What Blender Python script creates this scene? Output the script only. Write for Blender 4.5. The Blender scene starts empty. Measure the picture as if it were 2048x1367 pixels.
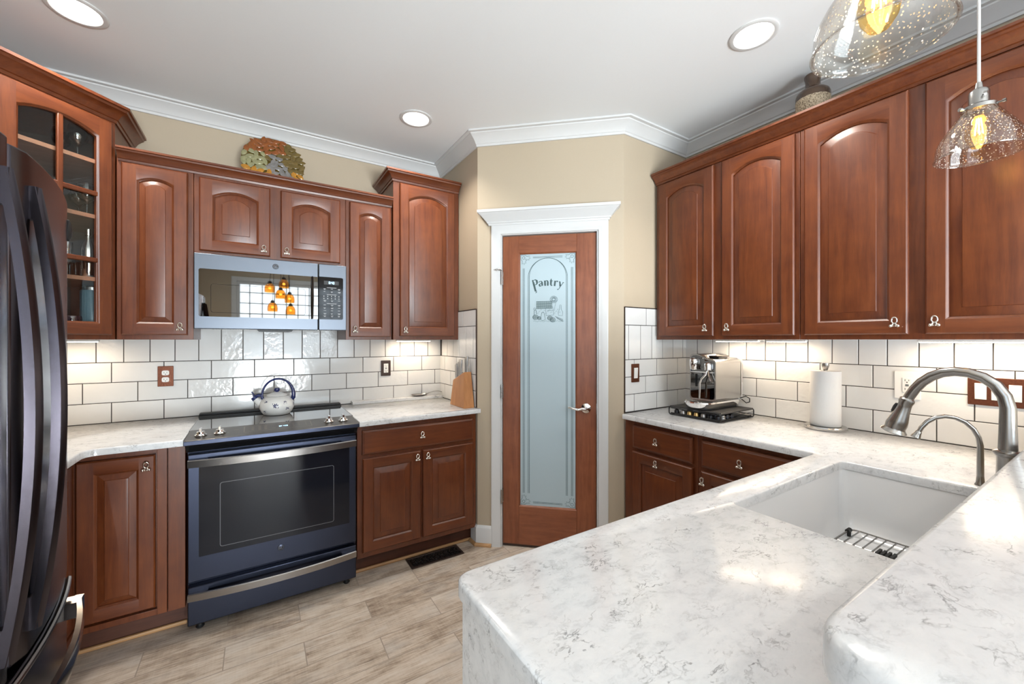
import bpy, bmesh, math, random
from mathutils import Vector, Matrix
PI = math.pi
random.seed(7)
scn = bpy.context.scene
COL = scn.collection

# ------------------------------------------------------------ camera
cam = bpy.data.cameras.new('camera')
cam.sensor_width = 36.0
cam.lens = 806.3 / 2048 * 36.0
cam.shift_y = -4.0 / 2048
cam.clip_start = 0.02
camo = bpy.data.objects.new('camera', cam)
camo.location = (-2.5757, -3.0569, 1.3697)
camo.rotation_euler = (PI / 2, 0, -0.5621)
COL.objects.link(camo)
scn.camera = camo

# ------------------------------------------------------------ exposure
scn.view_settings.view_transform = 'Standard'
scn.view_settings.look = 'None'
scn.view_settings.gamma = 1.0
scn.view_settings.use_curve_mapping = False
scn.view_settings.exposure = 0.08
scn.cycles.caustics_reflective = False
scn.cycles.caustics_refractive = False

# ------------------------------------------------------------ world and lamps of the room
w = bpy.data.worlds.new('world'); scn.world = w
w.use_nodes = True
w.node_tree.nodes['Background'].inputs[0].default_value = (0.72, 0.84, 1.0, 1)
w.node_tree.nodes['Background'].inputs[1].default_value = 2.6

def area(name, loc, rot, sx, sy, power, col, shape='RECTANGLE', spread=None, parent=None):
    l = bpy.data.lights.new(name, 'AREA'); l.shape = shape
    l.size = sx; l.size_y = sy; l.energy = power; l.color = col
    if spread: l.spread = spread
    o = bpy.data.objects.new(name, l); o.location = loc; o.rotation_euler = rot
    COL.objects.link(o)
    if parent: o.parent = parent
    return o
DAY = (0.76, 0.88, 1.0)
FILL = (0.90, 0.95, 1.0)
WARM = (1.0, 0.80, 0.58)
CANC = (1.0, 0.93, 0.84)
# outside windows behind the camera: sky light, plus added up-tilted fills for the ceiling
area('sky_light', (-1.83, -6.75, 1.7), (PI / 2, 0, 0), 2.3, 1.6, 95, DAY)
area('ceiling_fill', (-1.83, -6.95, 0.45), (PI / 2 + 0.55, 0, 0), 2.7, 0.9, 640, FILL)
area('sky_light', (-4.05, -4.35, 1.7), (0, -PI / 2, 0), 1.6, 2.1, 8, DAY)
area('ceiling_fill', (-4.25, -4.35, 0.4), (0, -PI / 2 - 0.55, 0), 0.9, 2.4, 35, FILL)
CANS = [(-3.217, -0.668), (-1.746, -0.622), (-0.687, -2.1), (-3.0, -4.2), (-1.2, -4.2), (-3.0, -5.6), (-1.2, -5.6)]
CANW = 7

# ------------------------------------------------------------ node helpers
def mat(name):
    m = bpy.data.materials.new(name); m.use_nodes = True
    nt = m.node_tree
    b = nt.nodes['Principled BSDF']
    return m, nt, b
def node(nt, typ, **kw):
    n = nt.nodes.new(typ)
    for k, v in kw.items():
        if k.startswith('i_'):
            key = k[2:]
            key = int(key) if key.isdigit() else key.replace('_', ' ')
            s = n.inputs[key]
            if hasattr(v, 'is_output') or isinstance(v, bpy.types.NodeSocket): nt.links.new(v, s)
            else: s.default_value = v
        else: setattr(n, k, v)
    return n
def math_(nt, op, a, b=None, c=None, clamp=False):
    n = nt.nodes.new('ShaderNodeMath'); n.operation = op; n.use_clamp = clamp
    for i, v in enumerate((a, b, c)):
        if v is None: continue
        if isinstance(v, bpy.types.NodeSocket): nt.links.new(v, n.inputs[i])
        else: n.inputs[i].default_value = v
    return n.outputs[0]
def mixc(nt, f, a, b, blend='MIX'):
    n = nt.nodes.new('ShaderNodeMix'); n.data_type = 'RGBA'; n.blend_type = blend
    for i, v in ((0, f), (6, a), (7, b)):
        if isinstance(v, bpy.types.NodeSocket): nt.links.new(v, n.inputs[i])
        elif i == 0: n.inputs[0].default_value = v
        else: n.inputs[i].default_value = (*v, 1) if len(v) == 3 else v
    return n.outputs[2]
def ramp(nt, f, stops, interp='LINEAR'):
    n = nt.nodes.new('ShaderNodeValToRGB'); cr = n.color_ramp; cr.interpolation = interp
    while len(cr.elements) < len(stops): cr.elements.new(0.5)
    for e, (p, c) in zip(cr.elements, stops):
        e.position = p; e.color = (*c, 1) if len(c) == 3 else c
    nt.links.new(f, n.inputs[0]); return n.outputs[0]
def coords(nt, kind='Object'):
    return node(nt, 'ShaderNodeTexCoord').outputs[kind]
def mapping(nt, vec, scale=(1, 1, 1), loc=(0, 0, 0), rot=(0, 0, 0)):
    n = nt.nodes.new('ShaderNodeMapping')
    nt.links.new(vec, n.inputs[0]); n.inputs['Scale'].default_value = scale
    n.inputs['Location'].default_value = loc; n.inputs['Rotation'].default_value = rot
    return n.outputs[0]
def noise(nt, vec, scale, detail=3, rough=0.5, dist=0.0):
    n = nt.nodes.new('ShaderNodeTexNoise'); nt.links.new(vec, n.inputs['Vector'])
    n.inputs['Scale'].default_value = scale; n.inputs['Detail'].default_value = detail
    n.inputs['Roughness'].default_value = rough; n.inputs['Distortion'].default_value = dist
    return n
def bump(nt, b, h, strength, dist=0.01):
    n = nt.nodes.new('ShaderNodeBump'); n.inputs['Strength'].default_value = strength
    n.inputs['Distance'].default_value = dist
    nt.links.new(h, n.inputs['Height']); nt.links.new(n.outputs[0], b.inputs['Normal'])

def simple(name, col, rough=0.5, metal=0.0, coat=0.0, spec=0.5, nscale=0, nstr=0.0, var=0.0):
    m, nt, b = mat(name)
    b.inputs['Base Color'].default_value = (*col, 1); b.inputs['Roughness'].default_value = rough
    b.inputs['Metallic'].default_value = metal; b.inputs['Coat Weight'].default_value = coat
    b.inputs['Specular IOR Level'].default_value = spec
    if nscale:
        nz = noise(nt, coords(nt), nscale, 3)
        if nstr: bump(nt, b, nz.outputs['Fac'], nstr, 0.002)
        if var:
            nt.links.new(mixc(nt, nz.outputs['Fac'], [c * (1 - var) for c in col], [min(1, c * (1 + var)) for c in col]), b.inputs['Base Color'])
    return m
def emit(name, col, s):
    m, nt, b = mat(name)
    b.inputs['Base Color'].default_value = (*col, 1)
    b.inputs['Emission Color'].default_value = (*col, 1); b.inputs['Emission Strength'].default_value = s
    return m

def wood(name, horiz=False, dark=(0.066, 0.0122, 0.0037), light=(0.172, 0.0455, 0.0120), rough=0.36, coat=0.22):
    m, nt, b = mat(name)
    oi = node(nt, 'ShaderNodeObjectInfo').outputs['Random']
    isl = node(nt, 'ShaderNodeNewGeometry').outputs['Random Per Island']
    off = math_(nt, 'ADD', math_(nt, 'MULTIPLY', oi, 37.0), math_(nt, 'MULTIPLY', isl, 11.0))
    comb = node(nt, 'ShaderNodeCombineXYZ', i_0=off, i_1=off, i_2=off).outputs[0]
    va = node(nt, 'ShaderNodeVectorMath', operation='ADD')
    nt.links.new(coords(nt), va.inputs[0]); nt.links.new(comb, va.inputs[1])
    v = va.outputs[0]
    sc = (1.6, 18, 18) if horiz else (18, 18, 1.6)
    a = noise(nt, mapping(nt, v, sc), 2.2, 4, 0.55, 0.7).outputs['Fac']
    fine = noise(nt, mapping(nt, v, [s * 4.5 for s in sc]), 2.6, 3, 0.6).outputs['Fac']
    blot = noise(nt, v, 7.0, 3, 0.6).outputs['Fac']
    f = math_(nt, 'ADD', math_(nt, 'MULTIPLY', a, 0.6), math_(nt, 'MULTIPLY', fine, 0.22))
    f = math_(nt, 'ADD', f, math_(nt, 'MULTIPLY', blot, 0.42))
    f = math_(nt, 'ADD', f, math_(nt, 'MULTIPLY', math_(nt, 'SUBTRACT', isl, 0.5), 0.06))
    mid = [(p + q) / 2 for p, q in zip(dark, light)]
    c = ramp(nt, f, [(0.38, dark), (0.6, mid), (0.82, light)])
    nt.links.new(c, b.inputs['Base Color'])
    b.inputs['Roughness'].default_value = rough; b.inputs['Coat Weight'].default_value = coat
    b.inputs['Coat Roughness'].default_value = 0.3
    bump(nt, b, fine, 0.05, 0.001)
    return m

def quartz(name):
    m, nt, b = mat(name)
    v = coords(nt)
    st = mapping(nt, v, (1.0, 1.7, 1.35), rot=(0, 0, 0.5))
    warp = noise(nt, st, 9.0, 4, 0.6)
    va = node(nt, 'ShaderNodeVectorMath', operation='MULTIPLY_ADD')
    nt.links.new(warp.outputs['Color'], va.inputs[0]); va.inputs[1].default_value = (0.07, 0.07, 0.07)
    nt.links.new(st, va.inputs[2]); wv = va.outputs[0]
    def vein(scale, width, lo, gain, mscale):
        n = noise(nt, wv, scale, 5, 0.6, 0.3).outputs['Fac']
        r = math_(nt, 'ABSOLUTE', math_(nt, 'SUBTRACT', n, 0.5))
        ln = math_(nt, 'SUBTRACT', 1.0, math_(nt, 'DIVIDE', r, width), clamp=True)
        mk = math_(nt, 'MULTIPLY', math_(nt, 'SUBTRACT', noise(nt, v, mscale, 4, 0.65).outputs['Fac'], lo), gain, clamp=True)
        return math_(nt, 'MULTIPLY', ln, mk)
    v1 = vein(9.0, 0.016, 0.50, 6.0, 17.0)
    v2 = vein(24.0, 0.035, 0.47, 5.0, 22.0)
    v3 = vein(15.0, 0.020, 0.57, 9.0, 11.0)
    cl = noise(nt, wv, 20.0, 5, 0.7).outputs['Fac']
    base = ramp(nt, cl, [(0.28, (0.54, 0.55, 0.565)), (0.46, (0.67, 0.68, 0.69)), (0.7, (0.73, 0.735, 0.74))])
    c = mixc(nt, math_(nt, 'MULTIPLY', v2, 0.50), base, (0.30, 0.30, 0.305))
    c = mixc(nt, math_(nt, 'MULTIPLY', v1, 0.85), c, (0.15, 0.15, 0.155))
    c = mixc(nt, math_(nt, 'MULTIPLY', v3, 0.80), c, (0.09, 0.09, 0.095))
    nt.links.new(c, b.inputs['Base Color'])
    b.inputs['Roughness'].default_value = 0.16
    return m

def tile_mat(name):
    m, nt, b = mat(name)
    v = coords(nt)
    isl = node(nt, 'ShaderNodeNewGeometry').outputs['Random Per Island']
    off = math_(nt, 'MULTIPLY', isl, 50.0)
    comb = node(nt, 'ShaderNodeCombineXYZ', i_0=off, i_1=off, i_2=off).outputs[0]
    va = node(nt, 'ShaderNodeVectorMath', operation='ADD')
    nt.links.new(v, va.inputs[0]); nt.links.new(comb, va.inputs[1])
    n1 = noise(nt, va.outputs[0], 16.0, 2, 0.5, 0.4).outputs['Fac']
    n2 = noise(nt, va.outputs[0], 45.0, 2, 0.5).outputs['Fac']
    h = math_(nt, 'ADD', n1, math_(nt, 'MULTIPLY', n2, 0.5))
    h = math_(nt, 'MULTIPLY', h, math_(nt, 'ADD', 0.25, math_(nt, 'GREATER_THAN', isl, 0.62)))
    bump(nt, b, h, 0.16, 0.012)
    tone = math_(nt, 'ADD', math_(nt, 'MULTIPLY', isl, 0.6), math_(nt, 'MULTIPLY', n1, 0.4))
    c = mixc(nt, tone, (0.66, 0.66, 0.65), (0.76, 0.765, 0.76))
    nt.links.new(c, b.inputs['Base Color'])
    b.inputs['Roughness'].default_value = 0.12
    return m

def floor_mat(name):
    m, nt, b = mat(name)
    sep = node(nt, 'ShaderNodeSeparateXYZ'); nt.links.new(coords(nt), sep.inputs[0])
    PW, PL = 0.1535, 0.6
    yr = math_(nt, 'DIVIDE', math_(nt, 'ADD', sep.outputs[1], 0.70), PW)
    row = math_(nt, 'FLOOR', yr)
    par = math_(nt, 'FLOORED_MODULO', row, 2.0)
    xr = math_(nt, 'DIVIDE', math_(nt, 'ADD', math_(nt, 'ADD', sep.outputs[0], 1.80 + 0.3), math_(nt, 'MULTIPLY', par, -0.3)), PL)
    colm = math_(nt, 'FLOOR', xr)
    fx = math_(nt, 'MULTIPLY', math_(nt, 'FRACT', xr), PL)
    fy = math_(nt, 'MULTIPLY', math_(nt, 'FRACT', yr), PW)
    ex = math_(nt, 'MINIMUM', fx, math_(nt, 'SUBTRACT', PL, fx))
    ey = math_(nt, 'MINIMUM', fy, math_(nt, 'SUBTRACT', PW, fy))
    ed = math_(nt, 'MINIMUM', ex, ey)
    gr = math_(nt, 'LESS_THAN', ed, 0.0022)
    idv = node(nt, 'ShaderNodeCombineXYZ', i_0=colm, i_1=row, i_2=3.3).outputs[0]
    wn = node(nt, 'ShaderNodeTexWhiteNoise', noise_dimensions='3D'); nt.links.new(idv, wn.inputs['Vector'])
    rnd = wn.outputs['Value']
    off = math_(nt, 'MULTIPLY', rnd, 43.0)
    gv = node(nt, 'ShaderNodeCombineXYZ', i_0=math_(nt, 'ADD', sep.outputs[0], off), i_1=math_(nt, 'ADD', sep.outputs[1], off), i_2=off).outputs[0]
    g1 = noise(nt, mapping(nt, gv, (2.2, 22, 1)), 2.0, 5, 0.62, 0.6).outputs['Fac']
    g2 = noise(nt, mapping(nt, gv, (5, 80, 1)), 2.2, 4, 0.6, 0.3).outputs['Fac']
    g3 = noise(nt, mapping(nt, gv, (3.5, 6, 1)), 2.0, 4, 0.65).outputs['Fac']
    saw = noise(nt, mapping(nt, gv, (120, 8, 1)), 1.0, 2, 0.6).outputs['Fac']
    f = math_(nt, 'ADD', math_(nt, 'MULTIPLY', g1, 0.34), math_(nt, 'MULTIPLY', g2, 0.56))
    f = math_(nt, 'ADD', f, math_(nt, 'MULTIPLY', math_(nt, 'SUBTRACT', g3, 0.5), 0.50))
    f = math_(nt, 'ADD', f, math_(nt, 'MULTIPLY', math_(nt, 'SUBTRACT', saw, 0.5), 0.10))
    f = math_(nt, 'ADD', f, math_(nt, 'MULTIPLY', math_(nt, 'SUBTRACT', rnd, 0.5), 0.16))
    c = ramp(nt, f, [(0.20, (0.17, 0.125, 0.095)), (0.34, (0.37, 0.295, 0.228)), (0.48, (0.55, 0.465, 0.38)), (0.66, (0.64, 0.575, 0.505))])
    gp = noise(nt, mapping(nt, gv, (1.6, 4, 1)), 2.4, 3, 0.6).outputs['Fac']
    c = mixc(nt, math_(nt, 'MULTIPLY', math_(nt, 'SUBTRACT', gp, 0.50), 3.2, clamp=True), c, mixc(nt, 0.5, c, (0.50, 0.50, 0.49)))
    c = mixc(nt, gr, c, (0.34, 0.285, 0.235))
    nt.links.new(c, b.inputs['Base Color'])
    b.inputs['Roughness'].default_value = 0.42
    hgt = math_(nt, 'SUBTRACT', math_(nt, 'MULTIPLY', g2, 0.3), gr)
    bump(nt, b, hgt, 0.25, 0.003)
    return m

def glass_mat(name, tint=(1, 1, 1), rough=0.02, refl=1.0, seeds=0.0):
    m, nt, b = mat(name)
    nt.nodes.remove(b)
    out = nt.nodes['Material Output']
    tr = node(nt, 'ShaderNodeBsdfTransparent'); tr.inputs[0].default_value = (*tint, 1)
    gl = node(nt, 'ShaderNodeBsdfGlossy'); gl.inputs['Roughness'].default_value = rough
    lw = node(nt, 'ShaderNodeLayerWeight'); lw.inputs['Blend'].default_value = 0.5
    fac = math_(nt, 'MULTIPLY', math_(nt, 'ADD', 0.04, math_(nt, 'MULTIPLY', math_(nt, 'POWER', lw.outputs['Facing'], 4.0), 0.55)), refl, clamp=True)
    mx = node(nt, 'ShaderNodeMixShader')
    nt.links.new(fac, mx.inputs[0]); nt.links.new(tr.outputs[0], mx.inputs[1]); nt.links.new(gl.outputs[0], mx.inputs[2])
    last = mx.outputs[0]
    if seeds:
        vo = node(nt, 'ShaderNodeTexVoronoi'); vo.inputs['Scale'].default_value = seeds
        nt.links.new(coords(nt), vo.inputs['Vector'])
        sel = math_(nt, 'LESS_THAN', vo.outputs['Distance'], 0.23)
        wn = node(nt, 'ShaderNodeTexWhiteNoise'); nt.links.new(vo.outputs['Position'], wn.inputs['Vector'])
        sel = math_(nt, 'MULTIPLY', sel, math_(nt, 'LESS_THAN', wn.outputs['Value'], 0.55))
        bub = node(nt, 'ShaderNodeBsdfPrincipled'); bub.inputs['Base Color'].default_value = (1, 0.98, 0.92, 1)
        bub.inputs['Roughness'].default_value = 0.1; bub.inputs['Transmission Weight'].default_value = 0.4
        m2 = node(nt, 'ShaderNodeMixShader')
        nt.links.new(math_(nt, 'MULTIPLY', sel, 0.75), m2.inputs[0]); nt.links.new(last, m2.inputs[1]); nt.links.new(bub.outputs[0], m2.inputs[2])
        last = m2.outputs[0]
    nt.links.new(last, out.inputs[0])
    return m

def brushed(name, col, rough=0.3, axis='x'):
    m, nt, b = mat(name)
    sc = {'x': (3, 300, 300), 'z': (300, 300, 3)}[axis]
    nz = noise(nt, mapping(nt, coords(nt), sc), 1.0, 3).outputs['Fac']
    b.inputs['Base Color'].default_value = (*col, 1); b.inputs['Metallic'].default_value = 1.0
    nt.links.new(math_(nt, 'ADD', rough - 0.03, math_(nt, 'MULTIPLY', nz, 0.03)), b.inputs['Roughness'])
    return m

M = {}
M['wood'] = wood('cherry_vertical'); M['woodh'] = wood('cherry_horizontal', True)
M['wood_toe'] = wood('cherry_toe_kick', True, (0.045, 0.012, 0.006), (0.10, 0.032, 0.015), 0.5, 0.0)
M['doorwood'] = wood('pantry_door_vertical', False, (0.15, 0.036, 0.012), (0.29, 0.092, 0.036), 0.36, 0.15)
M['doorwoodh'] = wood('pantry_door_horizontal', True, (0.15, 0.036, 0.012), (0.29, 0.092, 0.036), 0.36, 0.15)
M['oak'] = wood('shoe_moulding', True, (0.34, 0.18, 0.075), (0.52, 0.30, 0.14), 0.4, 0.1)
M['block'] = wood('knife_block_wood', False, (0.30, 0.115, 0.035), (0.47, 0.21, 0.075), 0.42, 0.0)
M['quartz'] = quartz('white_quartz')
M['tile'] = tile_mat('glazed_tile'); M['grout'] = simple('dark_grout', (0.035, 0.03, 0.028), 0.8, nscale=200, var=0.2)
M['floor'] = floor_mat('wood_look_tile')
M['wall'] = simple('tan_paint', (0.46, 0.382, 0.282), 0.6, nscale=120, nstr=0.03, var=0.02)
M['ceil'] = simple('ceiling_paint', (0.80, 0.825, 0.845), 0.7, nscale=150, nstr=0.02, var=0.01)
M['trim'] = simple('white_trim_paint', (0.63, 0.635, 0.635), 0.38, nscale=60, var=0.01)
M['steel'] = brushed('brushed_steel', (0.50, 0.49, 0.48), 0.26, 'z')
M['nickel'] = brushed('brushed_nickel', (0.36, 0.35, 0.335), 0.28, 'z')
M['chrome'] = simple('chrome', (0.82, 0.82, 0.82), 0.07, 1.0, nscale=20, var=0.02)
M['wire'] = simple('wire_steel', (0.30, 0.29, 0.28), 0.25, 1.0, nscale=20, var=0.05)
M['knife'] = simple('knife_steel', (0.36, 0.35, 0.34), 0.3, 1.0, nscale=60, var=0.08)
M['pewter'] = simple('polished_pewter', (0.78, 0.74, 0.68), 0.2, 1.0, nscale=60, nstr=0.05, var=0.08)
M['slate'] = brushed('slate_steel', (0.125, 0.14, 0.165), 0.38, 'x')
M['blackst'] = simple('black_stainless', (0.085, 0.078, 0.092), 0.24, 1.0, nscale=3, var=0.03)
M['bluest'] = brushed('blue_black_steel', (0.046, 0.053, 0.080), 0.34, 'x')
M['handle'] = simple('graphite_handle', (0.30, 0.285, 0.275), 0.27, 1.0, nscale=3, var=0.03)
M['darkchrome'] = simple('dark_chrome', (0.26, 0.245, 0.24), 0.14, 1.0, nscale=3, var=0.03)
M['blackgl'] = simple('black_glass', (0.010, 0.010, 0.011), 0.05, 0, 0.0, 0.25, nscale=5, var=0.1)
M['cookgl'] = simple('cooktop_glass', (0.03, 0.027, 0.025), 0.03, 0, 1.0, 1.0, nscale=5, var=0.1)
M['mirrgl'] = simple('mirror_black_glass', (0.17, 0.165, 0.16), 0.02, 1.0, 0.0, 0.5, nscale=5, var=0.05)
M['ovengl'] = simple('oven_glass', (0.010, 0.011, 0.016), 0.07, 0, 0.0, 0.32, nscale=5, var=0.1)
M['black'] = simple('black_plastic', (0.012, 0.012, 0.013), 0.45, nscale=80, var=0.1)
M['rubber'] = simple('black_rubber', (0.015, 0.015, 0.015), 0.7, nscale=80, var=0.1)
M['bronze'] = simple('hammered_copper', (0.15, 0.052, 0.028), 0.42, 0.7, nscale=140, nstr=0.5, var=0.35)
M['darkbr'] = simple('dark_bronze', (0.06, 0.040, 0.033), 0.38, 0.6, nscale=140, nstr=0.2, var=0.2)
M['white'] = simple('white_plastic', (0.80, 0.80, 0.78), 0.3, nscale=60, var=0.01)
M['sink'] = simple('white_fireclay', (0.72, 0.72, 0.72), 0.12, 0, 0.4, nscale=15, var=0.01)
M['enamel'] = simple('white_enamel', (0.82, 0.82, 0.80), 0.10, 0, 0.4, nscale=15, var=0.01)
M['blue'] = simple('cobalt_enamel', (0.012, 0.022, 0.11), 0.16, 0, 0.4, nscale=20, var=0.1)
M['paper'] = simple('paper_towel', (0.70, 0.70, 0.695), 0.95, nscale=220, nstr=0.35, var=0.02)
M['frost'] = simple('frosted_glass', (0.43, 0.535, 0.585), 0.35, 0, 0, 0.3, nscale=4, var=0.02)
M['etch'] = simple('etched_line', (0.055, 0.095, 0.10), 0.2, nscale=90, var=0.4)
M['etchl'] = simple('etched_tint', (0.20, 0.27, 0.285), 0.25, nscale=260, var=0.5)
M['clear'] = glass_mat('clear_pane', (0.96, 0.97, 0.96), 0.01, 0.9)
M['glassware'] = glass_mat('glassware', (0.92, 0.94, 0.95), 0.02, 5.0)
M['seeded'] = glass_mat('seeded_glass', (0.955, 0.945, 0.925), 0.03, 1.7, 150.0)
M['amber'] = glass_mat('amber_bulb_glass', (1.0, 0.83, 0.50), 0.03, 1.0)
M['amberrib'] = glass_mat('amber_ribbed_glass', (1.0, 0.74, 0.36), 0.06, 1.5)
M['filament'] = emit('filament', (1.0, 0.62, 0.22), 45)
M['led'] = emit('led_strip', (1.0, 0.86, 0.66), 16)
M['can'] = emit('downlight_lens', (1.0, 0.97, 0.92), 5)
M['disp'] = emit('blue_display', (0.35, 0.65, 1.0), 4)
M['cord'] = simple('grey_cord', (0.62, 0.61, 0.60), 0.6, nscale=300, nstr=0.2, var=0.1)
M['vasebr'] = simple('brown_glaze', (0.055, 0.026, 0.010), 0.16, 0, 0.5, nscale=12, var=0.3)
M['cabin'] = simple('cabinet_interior', (0.045, 0.028, 0.022), 0.5, nscale=40, var=0.1)
M['shelf'] = wood('cabinet_shelf', True, (0.22, 0.10, 0.06), (0.36, 0.19, 0.12), 0.4, 0.1)
M['legend'] = simple('panel_legend', (0.55, 0.56, 0.58), 0.5, nscale=60, var=0.05)
M['legendd2'] = simple('window_outline_grey', (0.12, 0.125, 0.14), 0.4, nscale=60, var=0.05)
M['legendd'] = simple('cooktop_legend', (0.42, 0.37, 0.31), 0.5, nscale=60, var=0.05)
M['bluetin'] = simple('teal_canister', (0.09, 0.17, 0.22), 0.35, nscale=30, var=0.1)
def speckle():
    m, nt, b = mat('speckled_stoneware')
    n = noise(nt, coords(nt), 190, 3, 0.7).outputs['Fac']
    nt.links.new(ramp(nt, n, [(0.40, (0.10, 0.06, 0.03)), (0.50, (0.50, 0.40, 0.27)), (0.7, (0.62, 0.52, 0.38))]), b.inputs['Base Color'])
    b.inputs['Roughness'].default_value = 0.6; bump(nt, b, n, 0.4, 0.003); return m
M['speckle'] = speckle()
LEAF = [simple('leaf_' + n, c, 0.16, 0.15, 0.8, nscale=45, nstr=0.15, var=0.45) for n, c in
        (('copper', (0.26, 0.075, 0.012)), ('sage', (0.30, 0.29, 0.15)), ('pewter', (0.22, 0.21, 0.20)), ('amber', (0.50, 0.22, 0.02)), ('olive', (0.15, 0.10, 0.022)))]

# ------------------------------------------------------------ mesh helpers
class MB:
    def __init__(s): s.bm = bmesh.new(); s.mi = 0; s.T = None
    def v(s, p):
        p = Vector(p)
        return s.bm.verts.new(s.T @ p if s.T else p)
    def f(s, vs):
        try:
            fc = s.bm.faces.new(vs); fc.material_index = s.mi; return fc
        except ValueError: return None
    def box(s, x0, x1, y0, y1, z0, z1):
        p = [s.v((x, y, z)) for z in (z0, z1) for y in (y0, y1) for x in (x0, x1)]
        for q in ((0, 2, 3, 1), (4, 5, 7, 6), (0, 1, 5, 4), (2, 6, 7, 3), (0, 4, 6, 2), (1, 3, 7, 5)):
            s.f([p[i] for i in q])
        return s
    def loft(s, rings, closed=True, cap0=False, cap1=False):
        R = [[s.v(p) for p in r] for r in rings]
        n = len(R[0])
        for a, b in zip(R, R[1:]):
            for i in range(n if closed else n - 1):
                j = (i + 1) % n
                s.f([a[i], a[j], b[j], b[i]])
        if cap0: s.f(list(reversed(R[0])))
        if cap1: s.f(R[-1])
        return s
    def lathe(s, prof, c=(0, 0, 0), n=32, cap0=False, cap1=False, ax='z'):
        rings = []
        for r, h in prof:
            ring = []
            for i in range(n):
                a = 2 * PI * i / n
                x, y = r * math.cos(a), r * math.sin(a)
                ring.append({'z': (c[0] + x, c[1] + y, c[2] + h), 'x': (c[0] + h, c[1] + x, c[2] + y), 'y': (c[0] + y, c[1] + h, c[2] + x)}[ax])
            rings.append(ring)
        return s.loft(rings, True, cap0, cap1)
    def tube(s, path, rad, n=10, caps=True, sq=(1, 1)):
        P = [Vector(p) for p in path]; m = len(P)
        rad = rad if isinstance(rad, (list, tuple)) else [rad] * m
        rings = []; up = None
        for i, p in enumerate(P):
            t = (P[min(i + 1, m - 1)] - P[max(i - 1, 0)]).normalized()
            if up is None:
                up = Vector((0, 0, 1)) if abs(t.z) < 0.9 else Vector((1, 0, 0))
            a = (up - t * up.dot(t)).normalized(); up = a
            b = t.cross(a)
            rings.append([p + (a * math.cos(q) * sq[0] + b * math.sin(q) * sq[1]) * rad[i] for q in [2 * PI * k / n for k in range(n)]])
        return s.loft(rings, True, caps, caps)
    def ball(s, c, r, n=12, sc=(1, 1, 1)):
        k = n // 2
        rings = []
        for i in range(1, k):
            a = PI * i / k
            rings.append([(c[0] + r * sc[0] * math.sin(a) * math.cos(b), c[1] + r * sc[1] * math.sin(a) * math.sin(b), c[2] - r * sc[2] * math.cos(a)) for b in [2 * PI * j / n for j in range(n)]])
        return s.loft(rings, True, True, True)
    def prism(s, poly, z0, z1, ax='z'):
        def mp(p, h):
            return {'z': (p[0], p[1], h), 'x': (h, p[0], p[1]), 'y': (p[0], h, p[1])}[ax]
        return s.loft([[mp(p, z0) for p in poly], [mp(p, z1) for p in poly]], True, True, True)
    def ribbon(s, pts, wid, y):
        """flat stroke in the x-z plane at depth y, widths per point"""
        n = len(pts); wid = wid if isinstance(wid, (list, tuple)) else [wid] * n
        L = []; R = []
        for i in range(n):
            a = Vector(pts[max(i - 1, 0)]); b = Vector(pts[min(i + 1, n - 1)])
            t = (b - a).normalized() if (b - a).length > 1e-9 else Vector((1, 0)); nn = Vector((-t.y, t.x)) * wid[i] / 2
            p = Vector(pts[i]); L.append(p + nn); R.append(p - nn)
        vl = [s.v((p.x, y, p.y)) for p in L]; vr = [s.v((p.x, y, p.y)) for p in R]
        for i in range(n - 1): s.f([vl[i], vr[i], vr[i + 1], vl[i + 1]])
        return s
    def build(s, name, mats, parent=None, loc=None, rz=0.0, bevel=0.0, seg=2, smooth=True, ang=38, recalc=True):
        if recalc: bmesh.ops.recalc_face_normals(s.bm, faces=s.bm.faces[:])
        me = bpy.data.meshes.new(name); s.bm.to_mesh(me); s.bm.free()
        for m in (mats if isinstance(mats, (list, tuple)) else [mats]): me.materials.append(m)
        if smooth and len(me.polygons):
            me.polygons.foreach_set('use_smooth', [True] * len(me.polygons))
            me.set_sharp_from_angle(angle=math.radians(ang))
        o = bpy.data.objects.new(name, me); COL.objects.link(o)
        if parent: o.parent = parent
        if loc: o.location = loc
        o.rotation_euler.z = rz
        if bevel:
            b = o.modifiers.new('bevel', 'BEVEL'); b.width = bevel; b.segments = seg; b.limit_method = 'ANGLE'; b.angle_limit = math.radians(40)
            b.harden_normals = False
        return o
def tag(o, label=None, cat=None, group=None, kind=None):
    if label: o['label'] = label
    if cat: o['category'] = cat
    if group: o['group'] = group
    if kind: o['kind'] = kind
    return o
def thing(name, label, cat, loc=(0, 0, 0), rz=0.0, group=None, kind=None):
    o = bpy.data.objects.new(name, None); o.empty_display_size = 0.05
    COL.objects.link(o); o.location = loc; o.rotation_euler.z = rz
    return tag(o, label, cat, group, kind)
def struct(o, label=None, cat=None): return tag(o, label, cat, None, 'structure')
def copy_tree(o, parent=None):
    c = o.copy(); COL.objects.link(c)
    if parent: c.parent = parent
    for ch in list(o.children): copy_tree(ch, c)
    return c
def sweep(mb, path, prof, closed_prof=True, caps=True, flip=False):
    """profile (out, z) swept along a 2D path with mitred corners; out is to the right of travel (left when flip)"""
    P = [Vector(p) for p in path]; n = len(P); rings = []
    sg = -1 if flip else 1
    for i in range(n):
        d0 = (P[i] - P[i - 1]).normalized() if i else None
        d1 = (P[i + 1] - P[i]).normalized() if i < n - 1 else None
        if d0 is None: d0 = d1
        if d1 is None: d1 = d0
        n0 = Vector((d0.y, -d0.x)); n1 = Vector((d1.y, -d1.x))
        mt = (n0 + n1).normalized(); k = 1 / max(0.2, mt.dot(n0))
        rings.append([(P[i].x + mt.x * k * o * sg, P[i].y + mt.y * k * o * sg, z) for o, z in prof])
    return mb.loft(rings, closed_prof, caps, caps)
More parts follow.
